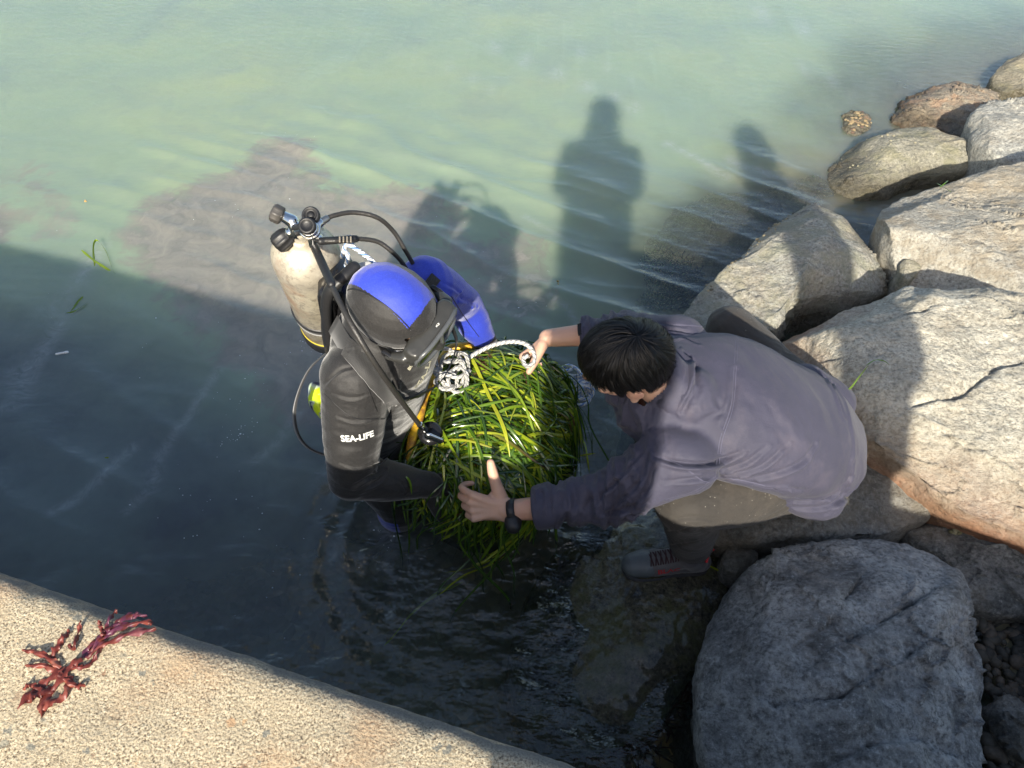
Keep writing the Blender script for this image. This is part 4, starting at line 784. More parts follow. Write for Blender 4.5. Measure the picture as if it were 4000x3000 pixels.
    crease(ws, [([(790, 1010), (820, 1000), (835, 985)], .004, .004), ([(765, 1050), (800, 1030), (830, 1012)], .005, .006), ([(780, 1060), (815, 1040), (830, 1025)], .005, .004), ([(700, 830), (735, 800), (770, 790)], .004, .003), ([(840, 900), (850, 860), (850, 800)], .006, .006), ([(985, 640), (1010, 650), (1030, 660)], .006, .004), ([(955, 610), (985, 625), (1000, 645)], .005, .003), ([(730, 900), (770, 910), (820, 900)], .004, .003), ([(735, 1000), (770, 1010), (800, 1000)], .004, .003), ([(850, 1030), (870, 1045), (880, 1065)], .004, .003), ([(720, 850), (760, 860), (800, 850)], .004, .002)], 1.5)
    b = bvh(ws); sm = MB()
    for uv in ([(975, 640), (1000, 680), (1035, 728)], [(742, 770), (790, 830), (815, 890)], [(700, 850), (760, 900), (830, 905)]):
        C, N = trace(b, uv, 40)
        if len(C) > 4: sm.add(*strip(smooth_curve(C), N, .002, .0008, .0002))
    if sm.V: sm.each('seam', BLACK, ws)
    text_on(ws, 'SEA-LIFE', (737, 953), (808, 941), .020, WHITE, 'lettering', .0012, .03)
    PRT = plain('cream_print', (.62, .58, .42), .6)
    text_on(ws, 'SEA-LIFE', (897, 838), (938, 752), .026, PRT, 'lettering', .0015, .03); text_on(ws, 'BUSAN', (884, 800), (904, 768), .010, PRT, 'lettering', .0015, .02)
    # hood
    hg = [ellgeo(P(-.006, 0, .012), (.112, .092, .104), np.array([Fd, Ld, Ud])), ellgeo(P(.01, 0, -.05), (.085, .080, .085), np.array([Fd, Ld, Ud])), tubegeo([P(-.03, 0, -.06), neck*.8+chest*.2], [.082, .098], 22), ellgeo(P(.03, 0, -.07), (.06, .066, .05), np.array([Fd, Ld, Ud]))]
    def cuth(V): q = V-hd; return ~((q@Fd > .068) & (np.abs(q@Ld) < .058) & (q@Ud < .045) & (q@Ud > -.10))
    hood = remesh('hood', hg, .0032, [NBLACK, NBLUE], root, smooth=6, cut=cuth, disp=lambda V, N: .0012*fbm(V, 9, 2, 5))
    me = hood.data; V = worldV(hood); F = np.array([np.mean([V[i] for i in p.vertices], axis=0) for p in me.polygons])-hd; f_, l_, u_ = F@Fd, F@Ld, F@Ud
    w_ = .050-.010*np.clip(-f_/.1, 0, 1)
    me.polygons.foreach_set('material_index', ((l_ < .062) & (l_ > -.034-.10*(f_+.02)) & (u_ > -.02) & (f_ < .073-.10*np.abs(l_))).astype(np.int32))
    bh = bvh(hood); sm = MB()
    def htrace(fn, ts):
        C, N = [], []
        for t in ts:
            q = np.array(fn(t)); q = Fd*q[0]+Ld*q[1]+Ud*q[2]; q /= np.linalg.norm(q); r = bh.ray_cast(Vector(hd+q*.3), Vector(-q))
            if r[0] is not None: C.append(np.array(r[0])); N.append(np.array(r[1]))
        return np.array(C), np.array(N)
    C, N = htrace(lambda t: (math.cos(t), -.42-.05*math.cos(t), math.sin(t)+.25), np.linspace(.55, 2.9, 50)); sm.add(*strip(smooth_curve(C), N, .003, .0012, .0002))
    sm.each('seam', BLACK, hood)
    # mask
    mk = remesh('mask', [boxgeo(P(.098, 0, -.005), (.026, .082, .040), np.array([Fd, Ld, Ud]), .35), ellgeo(P(.112, 0, -.040), (.026, .022, .028), np.array([Fd, Ld, Ud])), tubegeo([P(.085, -.082, -.0), P(.050, -.098, -.012)], [.014, .008], 12, flat=1.3), tubegeo([P(.085, .082, -.0), P(.050, .098, -.012)], [.014, .008], 12, flat=1.3)], .003,
               [plain('mask_skirt', (.035, .035, .033), .3)], root, smooth=3, disp=lambda V, N: .0008*fbm(V, 50, 2, 3))
    fr = MB(); o_ = []
    for t in np.linspace(0, 2*math.pi, 49): c_, s_ = math.cos(t), math.sin(t); o_.append(P(.126-.012*abs(c_)**2, .078*np.sign(c_)*abs(c_)**.6, -.004+.038*np.sign(s_)*abs(s_)**.7))
    fr.add(*tubegeo(o_, .006, 8, n=97, cap=False)); fr.add(*tubegeo([P(.128, 0, .034), P(.132, 0, -.008)], .005, 8)); fr.build('mask_frame', plain('mask_frame_grey', (.075, .08, .085), .25), mk)
    for sg in (1, -1): gm = MB(); gm.add(*ellgeo(P(.121, .040*sg, -.003), (.004, .033, .032), np.array([Fd, Ld, Ud]))); gm.build('lens', BLACKG, mk)
    text_on(mk, 'iQ', (944, 708), (950, 700), .005, WHITE, 'lettering', .002, .02)
    for dz in (-.010, .012):
        C, N = htrace(lambda t: (math.cos(t), math.sin(t), -.10+dz*6*max(0, -math.cos(t))), np.linspace(1.05, 2*math.pi-1.05, 70)); st = MB(); st.add(*strip(smooth_curve(C, 5), N, .011, .0028, .001)); st.build('mask_strap', BLACK, mk)
    for sg in (1, -1): bk = MB(); bk.add(*boxgeo(P(.050, .097*sg, -.012), (.017, .006, .012), np.array([Fd, Ld, Ud]), .3)); bk.build('buckle', BLACKG, mk)
    bk = MB(); C, N = htrace(lambda t: (math.cos(t), -math.sin(t), -.16), np.linspace(.75, .95, 6)); bk.add(*strip(C, N, .016, .006, .003)); bk.build('buckle', CHROME, mk)
    # harness straps over the near shoulder and waist webbing
    hs = empty_child = None
    for uv, wd in (([(705, 650), (725, 700), (760, 760), (800, 810), (835, 850), (860, 870)], .046), ([(900, 640), (930, 612), (940, 600)], .03)):
        C, N = trace(b, uv, 30)
        if len(C) > 5: q = MB(); q.add(*strip(smooth_curve(C, 6), N, wd, .005, .004)); q.build('shoulder_strap', WEB, root)
    q = MB(); C = spline([A3(715, 755, .60), A3(668, 800, .56), A3(640, 868, .50), A3(640, 925, .42), A3(665, 965, .36), A3(712, 985, .34), A3(740, 990, .33)], 60); T = np.gradient(C, axis=0); N = np.cross(T, np.array([.5, -.4, .75])); N /= np.linalg.norm(N, axis=1)[:, None]; q.add(*strip(C, N, .026, .003, 0)); q.build('hanging_strap', WEB, root)
    q = MB(); C = spline([A3(860, 870, .72), A3(910, 850, .66), A3(950, 825, .60), A3(975, 780, .58), A3(985, 740, .60), A3(975, 705, .66)], 50); T = np.gradient(C, axis=0); N = np.cross(T, np.array([.3, -.3, .9])); N /= np.linalg.norm(N, axis=1)[:, None]; q.add(*strip(C, N, .014, .003, 0)); q.build('hanging_strap', BLACK, root)
    # weight pouch / float at the waist
    yl = NT('float'); c = yl.ramp(yl.noise(16, 2, .5, dist=1), [(.44, (.62, .80, .02)), (.5, (.45, .55, .42)), (.58, (.03, .04, .10))]); yl = yl.done(yl.bsdf(Base_Color=c, Roughness=.4))
    q = remesh('waist_pouch', [tubegeo([A3(682, 845, .40), A3(688, 870, .38), A3(700, 890, .36)], [.032, .036, .028], 18, flat=.8)], .003, yl, root, smooth=3)
    return root, ws
DIVER, WS = diver()
# ------------------------------------------------------------------ scuba tank with regulator and hoses
def tank():
    top, bot = A3(655, 535, .95), A3(712, 700, .47); ax = (top-bot)/np.linalg.norm(top-bot); r = .088
    root = empty('scuba_tank', bot, 'weathered cream scuba tank on the diver\'s back with valve and black hoses', 'scuba tank')
    m = NT('tank_paint'); n1 = m.noise(14, 6, .7); c = m.mix(m.ramp(n1, [(.4, 0), (.62, 1)]), (.50, .44, .33), (.66, .60, .47)); c = m.mix(m.ramp(m.noise(45, 6, .8), [(.50, 0), (.62, .8)]), c, (.20, .16, .12)); c = m.mix(m.ramp(m.noise(8, 6, .7), [(.5, 0), (.62, .7)]), c, (.44, .26, .15)); c = m.mix(m.ramp(m.noise(5, 4), [(.5, 0), (.7, .5)]), c, (.36, .34, .31))
    TM = m.done(m.bsdf(Base_Color=c, Roughness=.36, Metallic=.35, Normal=m.bump(m.noise(50, 5), .25, .002)))
    e1 = np.cross(ax, (0, 1, 0)); e1 /= np.linalg.norm(e1); e2 = np.cross(ax, e1)
    def lathe(c0, a_, prof, mat, name, par, n=64, mod=None):
        x1 = np.cross(a_, (0, 1, .1)); x1 /= np.linalg.norm(x1); x2 = np.cross(a_, x1); th = np.linspace(0, 2*math.pi, n, endpoint=False)
        V = np.concatenate([c0[None]+a_*h+(np.cos(th)[:, None]*x1+np.sin(th)[:, None]*x2)*(rr*(1+(mod(th) if mod else 0)))[:, None] if mod else c0[None]+a_*h+(np.cos(th)[:, None]*x1+np.sin(th)[:, None]*x2)*rr for rr, h in prof]); k = len(prof)
        F = [(i*n+q, i*n+(q+1) % n, (i+1)*n+(q+1) % n, (i+1)*n+q) for i in range(k-1) for q in range(n)]+[tuple(range(n))[::-1], tuple((k-1)*n+q for q in range(n))]
        return mesh(name, V, F, mat, par)
    L = np.linalg.norm(top-bot)
    prof = [(r*.9, 0), (r, .01), (r, L-.05)]+[(r*math.cos(a)**.8, L-.05+.085*math.sin(a)) for a in np.linspace(.12, 1.25, 12)]+[(.024, L+.040), (.022, L+.055)]
    cyl = lathe(bot, ax, prof, TM, 'tank_cylinder', root)
    lathe(bot-ax*.02, ax, [(r*.9, -.02), (r*1.04, -.015), (r*1.05, .03), (r*1.02, .045), (r*.98, .046)], BLACK, 'tank_boot', root)
    lathe(bot-ax*.02, ax, [(r*1.0, .047), (r*1.012, .048), (r*1.012, .055), (r*1.0, .056)], plain('yellow_ring', (.6, .5, .03), .5), 'ring', root)
    lathe(bot+ax*.13, ax, [(r*1.0, 0), (r*1.035, .002), (r*1.035, .028), (r*1.0, .030)], WEB, 'tank_strap', root)
    lathe(bot+ax*.16, ax, [(r*1.0, 0), (r*1.06, .002), (r*1.06, .012), (r*1.0, .014)], BLACK, 'tank_strap', root)
    # valve
    vb = top+ax*.05; P2 = A3(668, 493, 1.055)
    vl = remesh('valve', [tubegeo([top+ax*.03, vb+ax*.03], [.021, .019], 20), ellgeo(vb+ax*.03, (.019, .019, .019)), tubegeo([vb+ax*.02, A3(628, 503, 1.02)], [.016, .014], 16), tubegeo([vb+ax*.035, A3(632, 478, 1.045)], [.016, .015], 16), tubegeo([A3(632, 478, 1.045), A3(612, 467, 1.05)], [.017, .014], 16), tubegeo([vb+ax*.03, P2], [.016, .02], 16)], .0022, CHROME, root, smooth=2)
    rib = lambda th: .055*np.sign(np.sin(th*8))
    k2a, k2b = A3(627, 505, 1.01), A3(598, 530, .985); a_ = (k2b-k2a)/np.linalg.norm(k2b-k2a); Lk = np.linalg.norm(k2b-k2a)
    lathe(k2a, a_, [(.016, 0), (.021, .004), (.0245, Lk*.35), (.025, Lk*.8), (.021, Lk), (.012, Lk+.003)], BLACK, 'valve_knob', root, mod=rib)
    k1a, k1b = A3(610, 468, 1.05), A3(588, 457, 1.06); a_ = (k1b-k1a)/np.linalg.norm(k1b-k1a); Lk = np.linalg.norm(k1b-k1a)
    lathe(k1a, a_, [(.017, 0), (.0215, .003), (.0225, Lk*.8), (.019, Lk), (.01, Lk+.002)], plain('worn_black', (.06, .056, .052), .45), 'valve_knob', root, mod=lambda th: .03*np.sign(np.sin(th*9)))
    # first stage
    fs = P2; a1 = np.array([.05, -.62, .78]); a1 /= np.linalg.norm(a1)
    st = remesh('first_stage', [tubegeo([fs-a1*.030, fs+a1*.010], [.021, .021], 24, cap=False), tubegeo([fs+np.array([.0, 0, -.01]), A3(690, 482, 1.055)], [.014, .012], 14), tubegeo([fs-a1*.02, A3(690, 515, 1.02)], [.013, .011], 14), tubegeo([fs-a1*.02, A3(676, 530, 1.00)], [.013, .011], 14), tubegeo([fs-a1*.012, fs-a1*.002], [.026, .026], 24, cap=False)], .002, CHROME, root, smooth=2)
    lathe(fs+a1*.016, a1, [(.019, 0), (.0205, .003), (.0195, .010), (.014, .013), (.013, .010), (.004, .009)], BLACK, 'stage_cap', st)
    lathe(A3(672, 466, 1.075), a1, [(.018, -.012), (.021, -.006), (.0215, .004), (.019, .010), (.015, .010), (.013, .004), (.008, .004), (.008, .008), (.002, .008)], BLACK, 'dust_cap', st)
    q = MB(); C = spline([A3(630, 492, 1.04), A3(650, 488, 1.065), A3(668, 476, 1.075)], 16); N = np.tile(a1, (16, 1)); q.add(*strip(C, N, .014, .003, 0)); q.build('cap_strap', BLACK, st)
    def hose(P_, r_=.0058, n=90, name='hose'): q = MB(); q.add(*tubegeo(P_, r_, 14, n=n)); return q.build(name, HOSE, root)
    HOSE = plain('hose_rubber', (.030, .028, .026), .42, bump=(140, .5))
    h1 = hose([A3(692, 480, 1.055), A3(720, 466, 1.06), A3(765, 459, 1.05), A3(815, 470, 1.03), A3(850, 500, .98), A3(875, 540, .93), A3(893, 572, .88), A3(905, 600, .84)])
    q = MB(); q.add(*tubegeo([A3(690, 482, 1.055), A3(706, 472, 1.058)], [.0095, .0085], 16)); q.build('hose_fitting', STEEL, h1)
    h2 = hose([A3(690, 520, 1.02), A3(730, 520, 1.02), A3(770, 516, 1.00), A3(815, 522, .98), A3(848, 545, .95), A3(872, 572, .90), A3(885, 600, .85)])
    q = MB(); q.add(*tubegeo([A3(693, 521, 1.02), A3(768, 516, 1.001)], [.0095, .0092], 16)); q.build('hose_sleeve', BLACK, h2)
    q = MB(); [q.add(*tubegeo([A3(734+8*i, 512, 1.033), A3(734+8*i, 522, 1.03)], .0022, 6)) for i in range(4)]; q.build('sleeve_slots', plain('slot_dust', (.25, .22, .17), .8), h2)
    h3 = hose([A3(678, 532, 1.00), A3(700, 580, 1.01), A3(722, 628, 1.02), A3(752, 688, 1.01), A3(785, 745, .97), A3(820, 800, .90), A3(855, 850, .80), A3(885, 890, .70), A3(908, 920, .60)], .0066, 140)
    q = MB(); q.add(*tubegeo([A3(680, 535, 1.00), A3(697, 572, 1.012), A3(716, 614, 1.022)], [.0105, .0105, .0095], 16)); q.build('hose_sleeve', BLACK, h3)
    q = MB(); q.add(*tubegeo([A3(907, 917, .61), A3(918, 928, .57)], [.009, .009], 14)); q.build('hose_fitting', CHROME, h3)
    lathe(A3(930, 935, .55), np.array([.1, -.35, .93]), [(.012, -.02), (.03, -.018), (.034, -.004), (.030, .004), (.022, .007), (.004, .008)], BLACKG, 'second_stage', h3)
    q = MB(); q.add(*tubegeo([A3(926, 942, .57), A3(952, 952, .55)], [.012, .010], 14, flat=.5)); q.build('purge_cover', CHROME, h3)
    hose([A3(715, 625, .93), A3(700, 700, .80), A3(708, 760, .66)], .008, 40, 'hose')
    # backplate handle
    q = MB(); q.add(*tubegeo([A3(766, 576, .99), A3(742, 598, .98), A3(718, 620, .96), A3(706, 645, .92), A3(705, 690, .84), A3(710, 740, .74)], [.0125, .0125, .0135, .013, .013, .013], 14, n=60, flat=1.3)); q.build('backplate_frame', BLACK, root)
    q = MB(); q.add(*boxgeo((A3(760, 640, .82)+A3(720, 720, .66))/2, (.035, .09, .16), None, .3)); q.build('backplate', BLACKG, root)
    q = MB(); q.add(*boxgeo(A3(788, 580, .95), (.018, .008, .022), ortho((.1, -.4, .9), (.8, .3, 0)), .2)); q.build('mouthpiece', plain('clear_plastic', (.45, .44, .42), .2), root)
    return root
TANK = tank()
# ------------------------------------------------------------------ ropes
def ropemat(name, a, b, sc=1):
    m = NT(name); t = m.attr('t'); s_ = m.attr('sd')
    f = m.math('FRACT', m.math('ADD', m.math('MULTIPLY', t, 1.0), m.math('MULTIPLY', s_, 2.0))); k = m.ramp(f, [(.0, 1), (.30, 1), (.34, 0), (.94, 0), (.98, 1)]) if sc else 0
    c = m.mix(k, a, b); h = m.math('SINE', m.math('MULTIPLY', f, 12.6))
    return m.done(m.bsdf(Base_Color=c, Roughness=.7, Normal=m.bump(h, .8, .0025)))
def rope(P_, r_, mb, pitch=.03, n=None):
    P_ = [np.array(p, float) for p in P_]; L = sum(np.linalg.norm(a-b) for a, b in zip(P_[:-1], P_[1:])); n = n or max(30, int(L/.004)); C = spline(P_, n); s_ = np.r_[0, np.cumsum(np.linalg.norm(np.diff(C, axis=0), axis=1))]
    T, N, B = frames(C); k = 12; th = np.linspace(0, 2*math.pi, k, endpoint=False); ph = s_/pitch*2*math.pi
    rr = r_*(1+.09*np.cos(3*(th[None]-ph[:, None])))
    V = C[:, None]+rr[..., None]*(np.cos(th)[None, :, None]*N[:, None]+np.sin(th)[None, :, None]*B[:, None]); m_ = len(C)
    F = [(i*k+j, i*k+(j+1) % k, (i+1)*k+(j+1) % k, (i+1)*k+j) for i in range(m_-1) for j in range(k)]+[tuple(range(k))[::-1], tuple((m_-1)*k+j for j in range(k))]
    tt = (s_/pitch)[:, None]+np.zeros(k)[None]; ss = np.broadcast_to((th/(2*math.pi))[None], tt.shape)
    mb.add(V.reshape(-1, 3), F, t=tt.ravel(), sd=ss.ravel())
def coil(c, rad, loops, seed, zamp=.012, wob=.35, nrm=(0, 0, 1), pts=9):
    r2 = np.random.default_rng(seed); U = np.array(nrm, float); U /= np.linalg.norm(U); e1 = np.cross(U, (0, 1, .2)); e1 /= np.linalg.norm(e1); e2 = np.cross(U, e1); out = []; off = np.zeros(2); ph0 = 0
    for k in range(loops*pts):
        a = 2*math.pi*k/pts; 
        if k % pts == 0: off = r2.normal(0, .28, 2)*rad; sx, sy = r2.uniform(1-wob, 1+wob*.5, 2); 
        out.append(np.array(c)+e1*(math.cos(a)*rad*sx+off[0])+e2*(math.sin(a)*rad*sy+off[1])+U*(zamp*r2.uniform(-1, 1)+.004*math.sin(a*2)))
    return out
WROPE = ropemat('white_rope', (.62, .61, .57), (.48, .48, .47)); BROPE = ropemat('blue_white_rope', (.85, .87, .88), (.22, .38, .70))
mb = MB()
rope([A3(1000, 782, .50), A3(1030, 762, .515), A3(1070, 744, .53), A3(1110, 738, .535), A3(1138, 745, .53), A3(1154, 765, .515), A3(1152, 785, .50), A3(1136, 790, .495), A3(1130, 775, .50), A3(1142, 768, .51)], .0068, mb)
rope(coil(A3(976, 803, .50), .044, 3, 3, .022, wob=.6, nrm=(.1, -.4, .9), pts=8)+[A3(1000, 782, .50)], .0058, mb)
rope(coil(A3(975, 828, .495), .036, 2, 8, .012, wob=.4, nrm=(0, -.5, .85)), .0060, mb)
rope([A3(935, 795, .50), A3(945, 812, .50), A3(965, 810, .51), A3(990, 815, .51), A3(1015, 800, .50)], .0062, mb)
tag(mb.build('rope', WROPE), 'white rope tangled on top of the seagrass, its end looped over the far hand', 'rope')
mb = MB(); rope(coil(A3(1236, 818, .26), .038, 5, 21, .014, nrm=(.15, -.45, .85)), .0058, mb); rope(coil(A3(1240, 842, .25), .046, 4, 5, .012, nrm=(.2, -.4, .85)), .0058, mb); rope([A3(1195, 800, .24), A3(1210, 825, .23), A3(1205, 850, .22), A3(1235, 865, .21)], .0058, mb)
tag(mb.build('rope', BROPE), 'blue flecked white rope coiled over the water between the seagrass and the dark haired head', 'rope')
mb = MB(); rope([A3(738, 555, .93), A3(748, 530, .98), A3(762, 533, .985), A3(780, 545, .97), A3(800, 560, .96), A3(812, 572, .95)], .0058, mb); rope([A3(745, 540, .96), A3(752, 555, .95), A3(748, 575, .92), A3(757, 590, .90)], .0058, mb); rope([A3(738, 520, .97), A3(756, 512, .975), A3(760, 524, .97), A3(744, 530, .97)], .0058, mb)
tag(mb.build('rope', BROPE), 'short light blue rope tied behind the scuba tank', 'rope')
# ------------------------------------------------------------------ seagrass bundle in a yellow basket
gp = [(918, 812), (950, 760), (1010, 742), (1110, 752), (1190, 785), (1212, 850), (1208, 940), (1195, 1020), (1150, 1080), (1070, 1090), (980, 1080), (900, 1040), (865, 985), (885, 930), (905, 880)]
GZ = .36; GW = np.array([tuple(p)[:2] for p in UV(gp, GZ)])
_gx = np.linspace(*(GW[:, 0].min()-.2, GW[:, 0].max()+.2), 160); _gy = np.linspace(GW[:, 1].min()-.2, GW[:, 1].max()+.2, 200); _g = np.stack(np.meshgrid(_gx, _gy), -1).reshape(-1, 2); _gd = -polydist(np.c_[_g, np.zeros(len(_g))], GW).reshape(200, 160)
def gtop(xy):
    fx = np.clip((xy[:, 0]-_gx[0])/(_gx[1]-_gx[0]), 0, 158.99); fy = np.clip((xy[:, 1]-_gy[0])/(_gy[1]-_gy[0]), 0, 198.99); i, j = fx.astype(int), fy.astype(int); a, b = fx-i, fy-j
    d = _gd[j, i]*(1-a)*(1-b)+_gd[j, i+1]*a*(1-b)+_gd[j+1, i]*(1-a)*b+_gd[j+1, i+1]*a*b
    return GZ+.10*sstep(-.01, .16, d)-.02*(1-sstep(0, .03, d)), d
GC = GW.mean(0); ginner = GW
m = NT('seagrass'); t = m.attr('t'); q = m.attr('q')
c = m.ramp(t, [(0, (.012, .034, .006)), (.25, (.030, .085, .008)), (.45, (.10, .19, .012)), (.66, (.25, .34, .016)), (.88, (.46, .48, .03)), (.96, (.10, .055, .022)), (1, (.07, .03, .02))])
c = m.mix(m.ramp(m.math('ABSOLUTE', m.math('SUBTRACT', q, .5)), [(0, .5), (.12, 0)]), c, (.20, .30, .04))
b_ = m.bsdf(Base_Color=c, Roughness=.22, Specular_IOR_Level=.6, Coat_Weight=.5, Coat_Roughness=.08)
trn = m.n('ShaderNodeBsdfTranslucent', {'Color': c}); GRASS = m.done(m.n('ShaderNodeMixShader', {0: .22, 1: b_, 2: trn}))
groot = empty('seagrass_bundle', (float(GC[0]), float(GC[1]), .0), 'heap of wet green seagrass held between the diver and the crouching man', 'seagrass')
gm = MB(); r3 = np.random.default_rng(12)
smooth1 = lambda a: np.convolve(np.r_[a[:1], a[:1], a, a[-1:], a[-1:]], np.ones(5)/5, 'valid')
def blade(C, N, wd, tcol, mbb=gm, fold=.25):
    C = np.asarray(C); n = len(C); T = np.gradient(C, axis=0); T /= np.linalg.norm(T, axis=1)[:, None]+1e-9; B = np.cross(T, N); B /= np.linalg.norm(B, axis=1)[:, None]+1e-9
    tw = smooth1(np.cumsum(r3.normal(0, .16, n)))+r3.uniform(-.6, .6); Nn = np.cross(B, T); B2 = B*np.cos(tw)[:, None]+Nn*np.sin(tw)[:, None]; N2 = np.cross(B2, T)
    w_ = (wd/2*np.minimum(1, np.minimum(np.linspace(.35, 6, n), np.linspace(8, .2, n))))[:, None]
    V = np.stack([C+B2*w_, C+N2*w_*fold, C-B2*w_], 1).reshape(-1, 3)
    mbb.add(V, [(3*i+a, 3*i+a+1, 3*i+a+4, 3*i+a+3) for i in range(n-1) for a in (0, 1)], t=np.clip(np.full(len(V), tcol)+np.repeat(np.linspace(-.04, .04, n), 3), 0, 1), q=np.tile([0., .5, 1.], n))
def tcol(): 
    x = r3.uniform(); return r3.uniform(.1, .6) if x < .74 else (r3.uniform(.6, .9) if x < .95 else r3.uniform(.95, 1))
lo, hi = GW.min(0), GW.max(0)
up_ = (A3(1000, 760, .4)-A3(1000, 1060, .4))[:2]; up_ /= np.linalg.norm(up_)
cnt = 0
while cnt < 1500:
    p = r3.uniform(lo-.01, hi+.01); z, d = gtop(p[None])
    if d[0] < -.01: continue
    layer = cnt/1500
    vv = (p-GC)@up_/.27; nza = float(fbm(np.array([[p[0], p[1], layer*2]]), 6, 2, 5)[0])
    a = math.radians(-28+34*(1-vv)*.5)+nza*1.0+r3.normal(0, .35)
    if r3.uniform() < .22: a += r3.normal(0, 1.0)
    L = r3.uniform(.20, .62); st = .018; n = int(L/st); k_ = r3.normal(0, 2.0); cur = p.copy(); C = []; Z = None; off = -.035+.055*layer+r3.uniform(0, .012); dz = 0; zc = None; wob = r3.uniform(0, 6)
    for i in range(n):
        z, d = gtop(cur[None]); z, d = float(z[0]), float(d[0])
        if d > -.012:
            zc = z+off+.007*math.sin(i*.4+wob)+.002*r3.normal()
            C.append((cur[0], cur[1], zc)); a += (k_+2.0*math.sin(i*.16+wob))*st; cur = cur+st*np.array([math.cos(a), math.sin(a)])
        else:   # over the edge: hangs down
            out = cur-GC; out /= np.linalg.norm(out); dz += 1; zc = (zc if zc else GZ)-st*(1 if dz > 1 else .6); tn_ = np.array([-out[1], out[0]]); cur = cur+out*st*(.34 if dz < 3 else .06)+tn_*st*(math.sin(wob*3)*.75); zc += st*.12
            if zc < GZ-.15-.1*(wob > 5.2): break
            C.append((cur[0], cur[1], zc))
    cnt += 1
    if len(C) < 5: continue
    Ca = smooth_curve(np.array(C), 2); nr = np.zeros_like(Ca); nr[:, 2] = 1; ext = np.r_[Ca[-1, :2]-GC]; nr[:, :2] += .5*(Ca[:, :2]-GC)
    hang = Ca[:, 2] < GZ-.05; nr[hang] = np.c_[Ca[hang, :2]-GC, np.full(hang.sum(), .05)]; nr /= np.linalg.norm(nr, axis=1)[:, None]
    blade(Ca, nr, r3.uniform(.005, .0105), tcol())
# side curtain hanging to the water
per = np.vstack([GW, GW[:1]]); cum = np.r_[0, np.cumsum(np.linalg.norm(np.diff(per, axis=0), axis=1))]
for k in range(300):
    t_ = r3.uniform(0, cum[-1]); e = np.array([np.interp(t_, cum, per[:, 0]), np.interp(t_, cum, per[:, 1])]); out = e-GC; out /= np.linalg.norm(out); z = GZ+r3.uniform(-.05, .07); cur = e-out*r3.uniform(.0, .07); C = []; tg = np.array([-out[1], out[0]])*r3.normal(0, .7); zend = r3.uniform(.12, .26) if k % 9 else -.05
    i = 0
    while z > zend and i < 40:
        C.append((cur[0], cur[1], z)); f = min(1, i/5); cur = cur+out*.016*(1-f)+tg*.016*(.5+.5*math.sin(i*.4+t_))+out*.002; z -= .017*(.2+.8*f); i += 1
    if len(C) > 4: Ca = np.array(C); nr = np.c_[np.tile(out, (len(Ca), 1)), np.full(len(Ca), .3)]; nr /= np.linalg.norm(nr, axis=1)[:, None]; blade(Ca, nr, r3.uniform(.005, .009), tcol()*.55)
gm.build('leaves', GRASS, groot)
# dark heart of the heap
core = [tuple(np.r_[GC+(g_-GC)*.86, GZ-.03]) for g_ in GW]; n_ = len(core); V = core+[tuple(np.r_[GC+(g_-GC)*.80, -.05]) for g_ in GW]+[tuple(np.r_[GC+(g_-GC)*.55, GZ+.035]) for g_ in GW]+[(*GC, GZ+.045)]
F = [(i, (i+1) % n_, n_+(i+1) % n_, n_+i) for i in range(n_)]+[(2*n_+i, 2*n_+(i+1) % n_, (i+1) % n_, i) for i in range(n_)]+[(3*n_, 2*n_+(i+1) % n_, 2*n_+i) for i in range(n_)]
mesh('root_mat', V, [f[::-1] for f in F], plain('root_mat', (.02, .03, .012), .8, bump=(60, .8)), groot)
# basket
YEL = NT('yellow_basket'); c = YEL.mix(YEL.ramp(YEL.noise(24, 4, .7), [(.45, 0), (.6, 1)]), (.72, .44, .02), (.30, .14, .03)); YEL = YEL.done(YEL.bsdf(Base_Color=c, Roughness=.5))
bk = empty('basket', (float(GC[0]), float(GC[1]), .0), 'yellow plastic basket under the seagrass, its rim showing beside the diver', 'basket')
mb = MB(); rim = [A3(1055, 742, .45), A3(1000, 748, .455), A3(975, 752, .45), A3(955, 775, .44), A3(935, 815, .43), A3(916, 860, .42), A3(905, 905, .41), A3(890, 950, .40), A3(885, 990, .37)]
mb.add(*tubegeo(rim, .011, 12, n=80, flat=1.3)); mb.build('rim', YEL, bk)
mb = MB()
for i in range(14):
    C = spline(rim, 15); p = C[i]; mb.add(*tubegeo([p, p+np.array([.012, 0, -.12]), p+np.array([.02, 0, -.26])], .005, 6))
for dz in (.06, .12, .18): mb.add(*tubegeo([p+np.array([.01, 0, -dz]) for p in spline(rim, 20)], .004, 6, n=60))
mb.build('mesh_side', YEL, bk)
# rusty tuft on the heap
mb = MB()
for k in range(160):
    c0 = A3(1043, 783, .475)+np.array([*r3.normal(0, .012, 2), r3.uniform(-.005, .006)]); d = r3.normal(0, 1, 3); d /= np.linalg.norm(d); mb.add(*tubegeo([c0, c0+d*.010, c0+d*.018+r3.normal(0, .004, 3)], .0009, 4, cap=False))
mb.build('root_tuft', plain('rust_roots', (.10, .035, .018), .8), groot)
